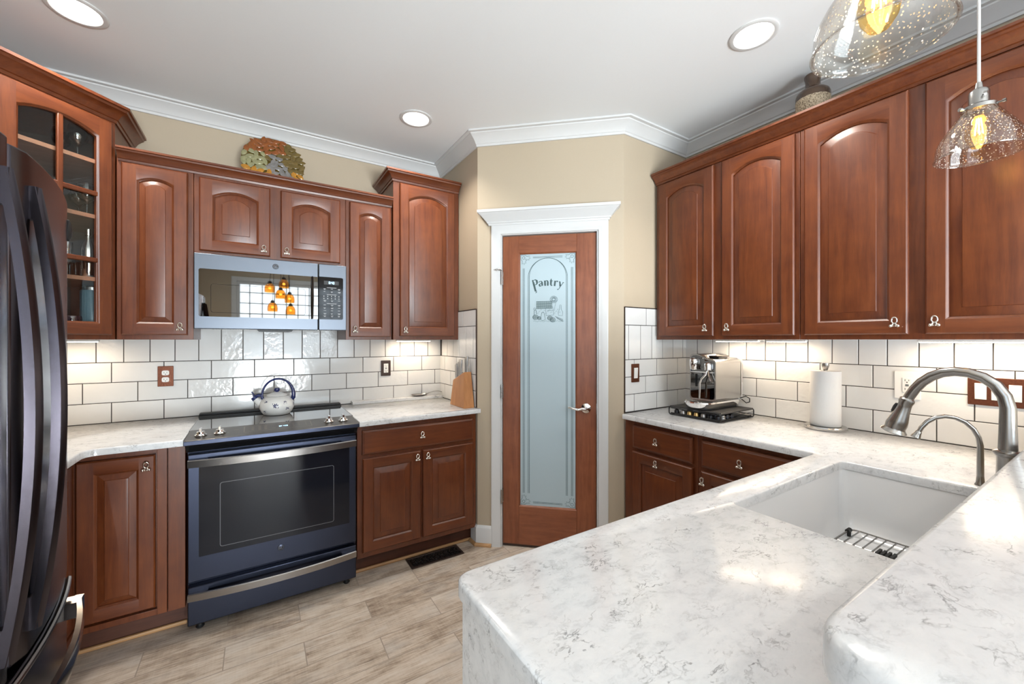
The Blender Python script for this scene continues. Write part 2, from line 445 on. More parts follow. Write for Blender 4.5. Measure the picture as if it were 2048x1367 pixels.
def inset(poly, d):
    """inset of a counter-clockwise polygon"""
    n = len(poly); out = []
    for i in range(n):
        a, b, c = Vector(poly[i - 1]), Vector(poly[i]), Vector(poly[(i + 1) % n])
        e0 = (b - a).normalized(); e1 = (c - b).normalized()
        n0 = Vector((-e0.y, e0.x)); n1 = Vector((-e1.y, e1.x))
        m = (n0 + n1).normalized(); k = d / max(0.25, m.dot(n0))
        out.append((b.x + m.x * k, b.y + m.y * k))
    return out
def rounded(poly, radii, n=6):
    out = []; N = len(poly)
    for i in range(N):
        r = radii[i]
        if not r: out.append(tuple(poly[i])); continue
        a, b, c = Vector(poly[i - 1]), Vector(poly[i]), Vector(poly[(i + 1) % N])
        u = (a - b).normalized(); w_ = (c - b).normalized()
        for k in range(n + 1):
            t = k / n
            p0 = b + u * r * (1 - t) ** 1; p1 = b + w_ * r * t
            # quadratic curve
            q = (b + u * r) * (1 - t) ** 2 + b * 2 * t * (1 - t) + (b + w_ * r) * t ** 2
            out.append((q.x, q.y))
    return out
def slab(name, outer, z0, z1, m, hole=None, ease=0.006, parent=None, loc=None):
    """stone slab with eased edges and an optional hole"""
    mb = MB(); bm = mb.bm
    def loops(poly, sgn):
        p1 = inset(poly, ease * 0.3 * sgn); p2 = inset(poly, ease * sgn)
        return [[(x, y, z0) for x, y in poly], [(x, y, z1 - ease) for x, y in poly], [(x, y, z1 - ease * 0.3) for x, y in p1], [(x, y, z1) for x, y in p2]]
    def ring(rs):
        R = [[bm.verts.new(p) for p in r] for r in rs]; n = len(R[0])
        for a, b in zip(R, R[1:]):
            for i in range(n): bm.faces.new([a[i], a[(i + 1) % n], b[(i + 1) % n], b[i]])
        return R
    R = ring(loops(outer, 1)); H = ring(loops(hole, -1)) if hole else None
    for k in (0, -1):
        es = []
        for L in ([R[k]] + ([H[k]] if H else [])):
            for i in range(len(L)):
                e = bm.edges.get((L[i], L[(i + 1) % len(L)])); es.append(e)
        bmesh.ops.triangle_fill(bm, use_beauty=True, use_dissolve=False, edges=es)
    return mb.build(name, m, parent, loc, ang=50)

# ------------------------------------------------------------ cabinet parts
def knob_mesh():
    mb = MB()
    pts = [(0.0085 * math.sin(a), -0.016, 0.010 + 0.0125 * -math.cos(a)) for a in [2 * PI * i / 18 for i in range(19)]]
    mb.tube(pts, 0.0033, 8, False)
    for s in (-1, 1):
        mb.tube([(0.004 * s, -0.016, -0.001), (0.006 * s, -0.016, -0.008), (0.011 * s, -0.016, -0.013)], [0.003, 0.0035, 0.004], 8)
        mb.ball((0.0115 * s, -0.017, -0.0125), 0.0062, 10)
        mb.ball((0.0040 * s, -0.018, -0.0135), 0.0036, 8)
    mb.tube([(0, 0, -0.004), (0, -0.016, -0.004)], 0.005, 8)
    return mb
_knob = None
def knob(parent, x, y, z):
    global _knob
    if _knob is None:
        o = knob_mesh().build('knob', M['pewter'], parent, (x, y, z)); _knob = o.data
    else:
        o = bpy.data.objects.new('knob', _knob); COL.objects.link(o); o.parent = parent; o.location = (x, y, z)
    return o
def arch_ring(x0, x1, z0, z1, rise, d, y, n=12):
    cx = (x0 + x1) / 2; hw = (x1 - x0) / 2 - d
    pts = [(x0 + d, y, z0 + d), (x1 - d, y, z0 + d)]
    for i in range(n + 1):
        s = 1 - 2 * i / n
        pts.append((cx + s * hw, y, z1 - rise + rise * (1 - s * s) - d))
    return pts
def door_leaf(parent, x0, x1, z0, z1, yb, rise=None, kn=None, t=0.021, sw=0.056, glazed=False, name='door', n=12, panel=True):
    """raised-panel door; front faces -y, its back lies on y = yb"""
    ow = x1 - x0 - 2 * sw
    if rise is None: rise = 0.15 * ow
    mb = MB(); yf = yb - t
    r = 0.006
    def rect(d, y): return [(x0 + d, y, z0 + d), (x1 - d, y, z0 + d), (x1 - d, y, z1 - d), (x0 + d, y, z1 - d)]
    mb.loft([rect(0, yb), rect(0, yf + r), rect(0.0025, yf + 0.0025), rect(r, yf)])
    ox0, ox1, oz0, oz1 = x0 + sw, x1 - sw, z0 + sw, z1 - sw
    # stiles
    for a, b in ((x0 + r, ox0), (ox1, x1 - r)):
        mb.f([mb.v((a, yf, z0 + r)), mb.v((b, yf, z0 + r)), mb.v((b, yf, z1 - r)), mb.v((a, yf, z1 - r))])
    mb.mi = 1
    mb.f([mb.v((ox0, yf, z0 + r)), mb.v((ox1, yf, z0 + r)), mb.v((ox1, yf, oz0)), mb.v((ox0, yf, oz0))])
    ar = arch_ring(ox0, ox1, oz0, oz1, rise, 0, yf, n)
    top = ar[2:]
    va = [mb.v(p) for p in top]; vb = [mb.v((p[0], yf, z1 - r)) for p in top]
    for i in range(n): mb.f([va[i + 1], va[i], vb[i], vb[i + 1]])
    mb.mi = 0
    A = lambda d, y: arch_ring(ox0, ox1, oz0, oz1, rise, d, y, n)
    mb.loft([A(0, yf), A(0.002, yf + 0.001), A(0.006, yf + 0.0065), A(0.009, yf + 0.008), A(0.009, yb)])
    d = mb.build(name, [M['wood'], M['woodh']], parent, recalc=False)
    me = d.data; bm = bmesh.new(); bm.from_mesh(me); bmesh.ops.remove_doubles(bm, verts=bm.verts[:], dist=0.0001)
    bmesh.ops.recalc_face_normals(bm, faces=bm.faces[:]); bm.to_mesh(me); bm.free()
    me.set_sharp_from_angle(angle=math.radians(30))
    if panel and not glazed:
        p = MB()
        fd = min(0.030, ow * 0.14)
        p.loft([A(0.0085, yf + 0.012), A(0.0125, yf + 0.0105), A(0.0125 + fd, yf + 0.0035), A(0.0145 + fd, yf + 0.001), A(0.019 + fd, yf)], True, False, True)
        p.build('raised_panel', M['wood'], d, ang=25)
    if kn: knob(d, kn[0], yf, kn[1])
    return d
def drawer_front(parent, x0, x1, z0, z1, yb, kn=None, t=0.021):
    mb = MB(); yf = yb - t
    def rect(d, y): return [(x0 + d, y, z0 + d), (x1 - d, y, z0 + d), (x1 - d, y, z1 - d), (x0 + d, y, z1 - d)]
    mb.loft([rect(0, yb), rect(0, yf + 0.010), rect(0.003, yf + 0.005), rect(0.011, yf + 0.0015), rect(0.013, yf)], True, True, True)
    d = mb.build('drawer', M['woodh'], parent, ang=25)
    if kn: knob(d, kn[0], yf, kn[1])
    return d
def carcass(parent, x0, x1, y0, y1, z0, z1, name='body'):
    return MB().box(x0, x1, y0, y1, z0, z1).build(name, M['wood'], parent, bevel=0.0015)
CAB_CROWN = lambda z, h, p: [(0, z), (0.006, z), (0.009, z + h * 0.16), (0.014, z + h * 0.2), (p * 0.42, z + h * 0.45), (p * 0.72, z + h * 0.66), (p * 0.80, z + h * 0.68), (p * 0.86, z + h * 0.80), (p, z + h * 0.84), (p, z + h), (0, z + h)]

# ============================================================ ROOM SHELL
XW, XR, YB, YF, CZ = -3.80, 0.0, 0.0, -6.5, 2.743
XL, YR = -1.330, -1.287
A2, B2 = Vector((-1.33, -0.645)), Vector((-0.63, -1.287))
T2 = (B2 - A2).normalized(); N2 = Vector((-T2.y, T2.x))      # N2 points into the pantry
DRZ = math.atan2(T2.y, T2.x)
def dg(s, n=0.0): p = A2 + T2 * s + N2 * n; return (p.x, p.y)
struct(MB().box(-4.6, 0.15, -6.62, 0.15, -0.08, 0).build('floor', M['floor'], smooth=False), 'grey-brown wood-look plank tile floor', 'floor')
struct(MB().box(-4.6, 0.15, -6.62, 0.15, CZ, CZ + 0.1).build('ceiling', M['ceil'], smooth=False), 'white painted ceiling with recessed lights', 'ceiling')
struct(MB().box(XW - 0.12, 0.12, 0, 0.12, 0, CZ).build('wall_back', M['wall'], smooth=False), 'tan painted wall behind the range', 'wall')
struct(MB().box(0, 0.12, YF, 0, 0, CZ).build('wall_right', M['wall'], smooth=False), 'tan painted wall above the sink counter', 'wall')
mb = MB().box(XW - 0.12, XW, -3.3, 0, 0, CZ).box(XW - 0.12, XW, YF, -5.4, 0, CZ).box(XW - 0.12, XW, -5.4, -3.3, 0, 0.10).box(XW - 0.12, XW, -5.4, -3.3, 2.45, CZ)
struct(mb.build('wall_left', M['wall'], smooth=False), 'tan painted wall behind the fridge', 'wall')
mb = MB().box(XW - 0.12, -2.90, YF - 0.12, YF, 0, CZ).box(-0.75, 0.12, YF - 0.12, YF, 0, CZ).box(-2.90, -0.75, YF - 0.12, YF, 0, 0.10).box(-2.90, -0.75, YF - 0.12, YF, 2.43, CZ)
struct(mb.build('wall_front', M['wall'], smooth=False), 'tan painted wall with windows behind the camera', 'wall')
mb = MB()
D0, D1, DH = 0.164, 0.788, 2.066
mb.prism([(XL, 0), A2, dg(0.04, 0.1), (XL + 0.1, 0)], 0, CZ)
mb.prism([A2, dg(D0), dg(D0, 0.1), dg(0.04, 0.1)], 0, CZ)
mb.prism([dg(D1), B2, dg(0.91, 0.1), dg(D1, 0.1)], 0, CZ)
mb.prism([B2, (0, YR), (0, YR + 0.1), dg(0.91, 0.1)], 0, CZ)
mb.prism([dg(D0), dg(D1), dg(D1, 0.1), dg(D0, 0.1)], DH, CZ)
struct(mb.build('wall_pantry', M['wall'], smooth=False), 'tan walls of the corner pantry around its door', 'wall')

# crown moulding of the room
cp = [(0, CZ - 0.082), (0.010, CZ - 0.082), (0.012, CZ - 0.070), (0.018, CZ - 0.066), (0.026, CZ - 0.052), (0.045, CZ - 0.034), (0.062, CZ - 0.020), (0.066, CZ - 0.018), (0.068, CZ - 0.012), (0.086, CZ - 0.010), (0.086, CZ), (0, CZ)]
mb = MB(); sweep(mb, [(XW, YF), (XW, 0), (XL, 0), tuple(A2), tuple(B2), (0, YR), (0, YF), (XW, YF)], cp)
struct(mb.build('trim_1', M['trim'], ang=20), 'white crown moulding around the ceiling', 'moulding')
# baseboards at the pantry
bp = [(0, 0), (0.016, 0), (0.016, 0.105), (0.013, 0.118), (0.006, 0.128), (0, 0.132)]
sp = [(0.016, 0), (0.030, 0), (0.030, 0.010), (0.025, 0.018), (0.016, 0.020)]
for nm, path in (('baseboard_left', [(XL, -0.575), tuple(A2), dg(0.099)]), ('baseboard_right', [dg(0.853), tuple(B2), (-0.60, YR)])):
    b = MB(); sweep(b, path, bp); o = struct(b.build(nm, M['trim'], ang=20), 'white baseboard ' + ('left' if 'left' in nm else 'right') + ' of the pantry door', 'baseboard')
    b = MB(); sweep(b, path, sp); b.build('shoe_moulding', M['oak'], o, ang=20)

# pantry door casing and header
root = thing('trim_2', 'white casing and cornice around the pantry door', 'door casing', (A2.x, A2.y, 0), DRZ, kind='structure')
mb = MB()
cas = [(0, 0), (0.010, 0.004), (0.012, 0.010), (0.013, 0.022), (0.016, 0.030), (0.017, 0.058), (0.015, 0.064), (0, 0.064)]   # (depth, across)
def casing(mb, x0, x1, h):
    rings = []
    for (px, pz, dx, dz) in ((x0, 0, -1, 0), (x0, h, -1, 1), (x1, h, 1, 1), (x1, 0, 1, 0)):
        rings.append([(px + dx * a, -d, pz + dz * a) for d, a in cas])
    mb.loft(rings, True, True, True)
casing(mb, D0 - 0.002, D1 + 0.002, DH)
mb.box(D0 - 0.002, D0 + 0.004, -0.002, 0.1, 0, DH).box(D1 - 0.004, D1 + 0.002, -0.002, 0.1, 0, DH).box(D0, D1, -0.002, 0.1, DH - 0.003, DH + 0.002)
mb.build('casing', M['trim'], root, ang=20)
mb = MB()
hp = [(0.0, 2.126), (0.019, 2.126), (0.022, 2.138), (0.028, 2.140), (0.030, 2.148), (0.040, 2.158), (0.062, 2.184), (0.074, 2.194), (0.076, 2.197), (0.082, 2.199), (0.082, 2.216), (0.0, 2.216)]
sweep(mb, [(0.100, 0.0), (0.100, -0.001), (0.842, -0.001), (0.842, 0.0)], hp, True, True)
mb.build('cornice', M['trim'], root, ang=20)

# ------------------------------------------------------------ pantry door
door = thing('door_1', 'cherry pantry door with frosted etched glass lettered Pantry', 'door', (A2.x, A2.y, 0), DRZ, kind='structure')
dx0, dx1, dz0, dz1 = 0.171, 0.781, 0.018, 2.058
gx0, gx1, gz0, gz1 = 0.279, 0.657, 0.268, 1.944
yd0, yd1 = 0.016, 0.051
mb = MB().box(dx0, gx0, yd0, yd1, dz0, dz1).box(gx1, dx1, yd0, yd1, dz0, dz1); mb.build('stile', M['doorwood'], door, bevel=0.002)
mb = MB().box(gx0, gx1, yd0, yd1, dz0, gz0).box(gx0, gx1, yd0, yd1, gz1, dz1); mb.build('rail', M['doorwoodh'], door, bevel=0.0015)
mb = MB()
R4 = lambda d, y: [(gx0 + d, y, gz0 + d), (gx1 - d, y, gz0 + d), (gx1 - d, y, gz1 - d), (gx0 + d, y, gz1 - d)]
mb.loft([R4(-0.001, yd0 + 0.001), R4(0.003, yd0 + 0.003), R4(0.008, yd0 + 0.010), R4(0.008, yd0 + 0.02)]); mb.build('glazing_bead', M['doorwood'], door, ang=20)
gl = MB().box(gx0 + 0.002, gx1 - 0.002, yd0 + 0.012, yd0 + 0.018, gz0 + 0.002, gz1 - 0.002).build('frosted_pane', M['frost'], door, smooth=False)
ey = yd0 + 0.0112
et = MB(); ey2 = ey
cxg = (gx0 + gx1) / 2
for dx in (0.026, 0.034):      # outer pair of lines
    for sgn in (-1, 1):
        X = gx0 + dx if sgn < 0 else gx1 - dx
        et.ribbon([(X, gz0 + 0.088), (X, gz1 - 0.10)], 0.0026, ey)
for dx in (0.060, 0.068):      # inner pair with the arched head
    X0, X1 = gx0 + dx, gx1 - dx; rr = (X1 - X0) / 2
    zc = gz1 - 0.036 - rr
    pts = [(X0, gz0 + 0.088)] + [(X0, zc - 0.2 + 0.0)] + [(cxg - rr * math.cos(a), zc + rr * math.sin(a)) for a in [PI * i / 28 for i in range(29)]] + [(X1, zc - 0.2)] + [(X1, gz0 + 0.088)]
    et.ribbon(pts, 0.0026, ey)
for dz in (0.026, 0.033):
    et.ribbon([(gx0 + 0.092, gz0 + dz), (gx1 - 0.092, gz0 + dz)], 0.0024, ey)
    et.ribbon([(gx0 + 0.092, gz1 - dz), (gx1 - 0.092, gz1 - dz)], 0.0020, ey)
# corner flourishes: a three-pointed leaf around a small ring
def flourish(cx, cz, sx, sz):
    out = [(0.0, 0.0), (0.0, 0.028), (0.008, 0.038), (0.007, 0.060), (0.016, 0.052), (0.021, 0.064), (0.026, 0.052), (0.034, 0.056), (0.030, 0.042), (0.042, 0.030), (0.056, 0.034), (0.052, 0.026), (0.064, 0.021), (0.052, 0.016), (0.060, 0.007), (0.038, 0.008), (0.028, 0.0), (0.0, 0.0)]
    et.ribbon([(cx + sx * a, cz + sz * b) for a, b in out], 0.0022, ey)
    et.ribbon([(cx + sx * (0.018 + 0.009 * math.cos(a)), cz + sz * (0.018 + 0.009 * math.sin(a))) for a in [2 * PI * i / 14 for i in range(15)]], 0.0022, ey)
    et.ribbon([(cx + sx * 0.028, cz + sz * 0.030), (cx + sx * 0.036, cz + sz * 0.024), (cx + sx * 0.033, cz + sz * 0.034)], 0.002, ey)
flourish(gx0 + 0.012, gz0 + 0.014, 1, 1); flourish(gx1 - 0.012, gz0 + 0.014, -1, 1)
flourish(gx0 + 0.012, gz1 - 0.012, 1, -1); flourish(gx1 - 0.012, gz1 - 0.012, -1, -1)
et.build('etched_border', M['etch'], door, smooth=False, recalc=False)
# the word Pantry, arched, in a thick-and-thin serif
wd = MB()
LET = {   # strokes: list of ((x,z)..., widths) in units of the x-height
 'P': [([(0.12, 1.45), (0.16, 0.9), (0.16, 0.2), (0.16, -0.75)], [.10, .22, .22, .20]), ([(0.0, 1.35), (0.12, 1.46), (0.3, 1.42), (0.62, 1.46), (0.82, 1.2), (0.80, 0.75), (0.62, 0.5), (0.3, 0.48)], [.05, .12, .06, .10, .24, .22, .10, .05]), ([(0.0, -0.78), (0.36, -0.70), (0.30, -1.0), (0.05, -1.1)], [.06, .10, .10, .05])],
 'a': [([(0.05, 0.78), (0.25, 0.98), (0.52, 0.94), (0.60, 0.7), (0.60, 0.2), (0.72, 0.02)], [.12, .06, .10, .2, .2, .05]), ([(0.60, 0.56), (0.25, 0.5), (0.05, 0.3), (0.12, 0.06), (0.35, 0.0), (0.6, 0.2)], [.05, .08, .2, .18, .06, .05])],
 'n': [([(0.0, 0.95), (0.18, 0.95), (0.18, 0.03)], [.06, .2, .2]), ([(0.04, 0.02), (0.34, 0.02)], .06), ([(0.18, 0.72), (0.42, 0.98), (0.64, 0.92), (0.70, 0.7), (0.70, 0.03)], [.05, .08, .14, .2, .2]), ([(0.56, 0.02), (0.86, 0.02)], .06)],
 't': [([(0.24, 1.36), (0.22, 0.95), (0.22, 0.22), (0.34, 0.02), (0.56, 0.1)], [.05, .2, .2, .16, .05]), ([(0.0, 0.94), (0.54, 0.94)], .07)],
 'r': [([(0.0, 0.95), (0.18, 0.95), (0.18, 0.03)], [.06, .2, .2]), ([(0.04, 0.02), (0.36, 0.02)], .06), ([(0.18, 0.66), (0.36, 0.94), (0.56, 0.98), (0.62, 0.82)], [.05, .08, .14, .2])],
 'y': [([(0.0, 0.95), (0.16, 0.95), (0.44, 0.08)], [.06, .16, .2]), ([(0.80, 0.95), (0.44, 0.05), (0.30, -0.4), (0.12, -0.66), (0.0, -0.52)], [.06, .08, .06, .06, .16]), ([(0.66, 0.95), (0.92, 0.95)], .06)]}
adv = {'P': 1.10, 'a': 0.98, 'n': 1.06, 't': 0.78, 'r': 0.86, 'y': 0.95}
xh = 0.0335; tot = sum(adv[c] for c in 'Pantry') * xh; X = cxg - tot / 2 + 0.004
RA = 0.34
for ch in 'Pantry':
    for pts, wds in LET[ch]:
        q = []
        for a, b in pts:
            u = X + a * xh - cxg; an = u / RA
            q.append((cxg + (RA + b * xh) * math.sin(an), 1.727 - RA + (RA + b * xh) * math.cos(an)))
        wd.ribbon(q, [x * xh * 1.7 for x in wds] if isinstance(wds, list) else wds * xh * 1.7, ey)
    X += adv[ch] * xh
wd.build('lettering', M['etch'], door, smooth=False, recalc=False)
# still life etched under the word: crate, flower head, sack, bottles, pear, apples
sl = MB(); sl2 = MB(); E2 = ey - 0.0002
def ell(cx, cz, rx, rz, wdt, n=20, a0=0, a1=2 * PI): sl.ribbon([(cx + rx * math.cos(a), cz + rz * math.sin(a)) for a in [a0 + (a1 - a0) * i / n for i in range(n + 1)]], wdt, E2)
def fillp(pts): sl2.f([sl2.v((a, ey, b)) for a, b in pts])
ox, oz = cxg - 0.125, 1.500
P_ = lambda a, b: (ox + a, oz + b)
fillp([P_(0.05, 0.075), P_(0.155, 0.075), P_(0.155, 0.125), P_(0.05, 0.125)])
for k in range(4): sl.ribbon([P_(0.05, 0.075 + 0.016 * k), P_(0.155, 0.077 + 0.016 * k)], 0.0018, E2)
for k in range(9): sl.ribbon([P_(0.052 + k * 0.013, 0.075), P_(0.056 + k * 0.012, 0.124)], 0.001, E2)
for k in range(12):
    a = 2 * PI * k / 12; c = P_(0.165, 0.135)
    ell(c[0] + 0.017 * math.cos(a), c[1] + 0.017 * math.sin(a), 0.009, 0.006, 0.0014, 8)
ell(*P_(0.165, 0.135), 0.009, 0.009, 0.002)
sl.ribbon([P_(0.115, 0.030), P_(0.112, 0.082), P_(0.160, 0.086), P_(0.165, 0.034), P_(0.115, 0.030)], 0.002, E2)
sl.ribbon([P_(0.122, 0.062), P_(0.156, 0.065)], 0.002, E2)
for k, (a, b, r) in enumerate(((0.045, 0.020, 0.018), (0.070, 0.014, 0.012), (0.140, 0.014, 0.016), (0.158, 0.002, 0.017))):
    ell(*P_(a, b), r, r * 0.85, 0.0028); fillp([P_(a + r * 0.8 * math.cos(q), b + r * 0.7 * math.sin(q)) for q in [2 * PI * i / 10 for i in range(10)]])
    ell(P_(a, b)[0] - r * 0.3, P_(a, b)[1], r * 0.6, r * 0.75, 0.0026, 10, PI / 2, 3 * PI / 2)
sl.ribbon([P_(0.036, 0.034), P_(0.036, 0.062), P_(0.044, 0.070), P_(0.050, 0.062), P_(0.052, 0.040)], 0.003, E2); ell(*P_(0.040, 0.074), 0.007, 0.007, 0.002)
sl.ribbon([P_(0.088, 0.052), P_(0.082, 0.028), P_(0.078, 0.006), P_(0.092, -0.004), P_(0.110, 0.004), P_(0.106, 0.028), P_(0.100, 0.052), P_(0.088, 0.052)], 0.0024, E2)
sl.ribbon([P_(0.205, 0.098), P_(0.203, 0.070), P_(0.194, 0.052), P_(0.196, 0.030), P_(0.222, 0.028), P_(0.224, 0.052), P_(0.214, 0.070), P_(0.213, 0.098), P_(0.205, 0.098)], 0.0018, E2)
for k in range(5): sl.ribbon([P_(0.172 + 0.004 * k, 0.026 - 0.004 * k), P_(0.226, 0.004 - 0.004 * k)], 0.0014, E2)
sl.ribbon([P_(0.168, 0.06), P_(0.178, 0.115)], 0.0014, E2)
for k in range(16): sl.ribbon([P_(0.030 + 0.0125 * k, -0.006 - 0.003 * (k % 3)), P_(0.044 + 0.0125 * k, -0.003 - 0.004 * (k % 2))], 0.0012, E2)
for k in range(14):
    a, b = 0.055 + 0.011 * k, 0.04 + 0.03 * ((k * 7) % 5) / 5
    sl.ribbon([P_(a, b), P_(a + 0.006, b + 0.010), P_(a + 0.010, b + 0.002)], 0.0012, E2)
sl2.build('etched_shading', M['etchl'], door, smooth=False, recalc=False)
sl.build('etched_still_life', M['etch'], door, smooth=False, recalc=False)
# lever handle
lv = MB()
lx, lz = 0.716, 0.932
lv.lathe([(0.034, 0), (0.034, 0.004), (0.030, 0.010), (0.020, 0.013), (0.013, 0.016), (0.011, 0.030)], (0, 0, 0), 28, True, True)
lv.bm.verts.ensure_lookup_table()
for v in lv.bm.verts: x, y, z = v.co; v.co = (lx + x, yd0 - z, lz + y)
lv.tube([(lx, yd0 - 0.026, lz), (lx - 0.004, yd0 - 0.044, lz), (lx - 0.022, yd0 - 0.052, lz + 0.002), (lx - 0.05, yd0 - 0.05, lz - 0.004), (lx - 0.08, yd0 - 0.047, lz + 0.002), (lx - 0.102, yd0 - 0.045, lz + 0.009), (lx - 0.112, yd0 - 0.044, lz + 0.006)], [0.010, 0.010, 0.0095, 0.0085, 0.008, 0.0075, 0.006], 12)
tag(lv.build('lever_handle', M['chrome'], door), 'curved satin chrome lever handle')
for hz in (1.78, 1.03, 0.335):
    MB().tube([(dx0 - 0.003, -0.012, hz - 0.045), (dx0 - 0.003, -0.012, hz + 0.045)], 0.0062, 10).box(dx0 - 0.004, dx0 - 0.001, -0.012, yd0, hz - 0.043, hz + 0.043).box(dx0 - 0.006, dx0 + 0.003, yd0 - 0.002, yd0 + 0.004, hz - 0.043, hz + 0.043).build('hinge', M['steel'], door)
MB().tube([(dx0 - 0.003, -0.014, 1.828), (dx0 - 0.016, -0.032, 1.832)], 0.004, 8).ball((dx0 - 0.017, -0.033, 1.832), 0.006, 10).tube([(dx0 - 0.003, -0.014, 1.828), (dx0 - 0.03, -0.022, 1.832), (dx0 - 0.052, -0.024, 1.832)], 0.003, 8).ball((dx0 - 0.036, -0.023, 1.832), 0.0065, 10).build('door_stop', M['steel'], door)
MB().box(dx0, dx1, yd0 + 0.004, yd1 - 0.004, 0.004, dz0).build('sweep', M['darkbr'], door, smooth=False)
MB().box(dx1 - 0.001, dx1 + 0.002, yd0 - 0.001, yd0 + 0.006, lz - 0.03, lz + 0.03).build('latch_plate', M['steel'], door, smooth=False)

# ------------------------------------------------------------ windows behind the camera
def window(name, lo, hi, z0, z1, cols, rows, place, label):
    """window in local x-z, y = 0 is the room side"""
    root = thing(name, label, 'window', place[0], place[1], kind='structure')
    W = hi - lo
    fr = MB().box(0, 0.05, 0, 0.1, 0, z1 - z0).box(W - 0.05, W, 0, 0.1, 0, z1 - z0).box(0.05, W - 0.05, 0, 0.1, 0, 0.05).box(0.05, W - 0.05, 0, 0.1, z1 - z0 - 0.05, z1 - z0)
    fr.build('window_frame', M['trim'], root, bevel=0.003)
    mu = MB()
    for i in range(1, cols): mu.box(W * i / cols - 0.009, W * i / cols + 0.009, 0.03, 0.06, 0.05, z1 - z0 - 0.05)
    for i in range(1, rows): mu.box(0.05, W - 0.05, 0.03, 0.06, (z1 - z0) * i / rows - 0.009, (z1 - z0) * i / rows + 0.009)
    mu.build('muntin', M['trim'], root, smooth=False)
    MB().box(0.05, W - 0.05, 0.062, 0.066, 0.05, z1 - z0 - 0.05).build('pane', M['clear'], root, smooth=False)
    cs = MB().box(-0.08, 0, -0.018, 0, -0.08, z1 - z0 + 0.08).box(W, W + 0.08, -0.018, 0, -0.08, z1 - z0 + 0.08).box(0, W, -0.018, 0, z1 - z0, z1 - z0 + 0.08).box(0, W, -0.03, 0, -0.08, 0)
    cs.build('window_casing', M['trim'], root, bevel=0.003)
window('window_1', -2.90, -0.75, 0.10, 2.43, 11, 12, ((-0.75, YF, 0.10), PI), 'wide gridded window on the wall behind the camera')
window('window_2', -5.4, -3.3, 0.10, 2.45, 6, 6, ((XW, -5.4, 0.10), PI / 2), 'gridded window on the left wall behind the camera')

# ------------------------------------------------------------ tiled backsplash
ZS, RH, TP = 1.245, 0.110, 0.1105
G = 0.0017     # half the grout joint
def tiles(name, label, mp, a0, a1, soldier0, h2, h3, top=None, soldier_top=ZS + 0.219):
    """mp(a, out, z) -> world; a grows away from the corner"""
    mb = MB()
    def tile(p, q, z0, z1):
        p, q = max(p, a0), min(q, a1)
        if q - p < 0.006 or z1 - z0 < 0.006: return
        e = 0.0022
        r = lambda d, o: [mp(p + G + d, o, z0 + G + d), mp(q - G - d, o, z0 + G + d), mp(q - G - d, o, z1 - G - d), mp(p + G + d, o, z1 - G - d)]
        mb.loft([r(0, 0.001), r(0, 0.0052), r(e * 0.4, 0.0066), r(e, 0.0072)], True, False, True)
    s = soldier0 - TP
    while s < a1:
        tile(s, s + TP, ZS, soldier_top); s += TP
    for k, off in ((0, h2), (1, h3), (2, h2)):
        s = off - 4 * TP
        while s < a1:
            tile(s, s + 2 * TP, max(0.914, ZS - (k + 1) * RH), ZS - k * RH); s += 2 * TP
    if top is not None:
        s = top - 4 * TP
        while s < a1:
            tile(s, s + 2 * TP, soldier_top, soldier_top + 0.112); s += 2 * TP
    o = mb.build(name, M['tile'], ang=12)
    g = MB(); zt = soldier_top + (0.113 if top is not None else 0)
    g.loft([[mp(a0, 0, 0.90), mp(a1, 0, 0.90), mp(a1, 0, zt), mp(a0, 0, zt)], [mp(a0, 0.0055, 0.90), mp(a1, 0.0055, 0.90), mp(a1, 0.0055, zt), mp(a0, 0.0055, zt)]], True, True, True)
    g.build('grout', M['grout'], o, smooth=False)
    if top is not None:
        t = MB()
        b_ = lambda p, q, z0, z1: t.loft([[mp(p, 0, z0), mp(q, 0, z0), mp(q, 0, z1), mp(p, 0, z1)], [mp(p, 0.009, z0), mp(q, 0.009, z0), mp(q, 0.009, z1), mp(p, 0.009, z1)]], True, True, True)
        b_(a0, a1 + 0.003, zt, zt + 0.003); b_(a1, a1 + 0.003, 0.914, zt)
        t.build('edge_strip', M['darkbr'], o, smooth=False)
    return struct(o, label, 'backsplash')
tiles('wall_tile_back', 'white glazed tile backsplash behind the range', lambda a, o, z: (XL - a, -o, z), 0, -XL - XW - 0.001 if False else (XL - XW), 0.0, 0.160, 0.052)
tiles('wall_tile_right', 'white glazed tile backsplash behind the sink counter', lambda a, o, z: (-o, YR - a, z), 0, 1.9, 1.381 - 1.287, 0.151, 0.263 - 0.22)
tiles('wall_tile_pantry_left', 'short tiled return wall beside the knife block', lambda a, o, z: (XL - o, -a, z), 0, 0.636, 0.15, 0.099, 0.212, 0.429)
tiles('wall_tile_pantry_right', 'short tiled return wall behind the coffee machine', lambda a, o, z: (-a, YR - o, z), 0, 0.626, 0.04, 0.10, 0.212, 0.427)

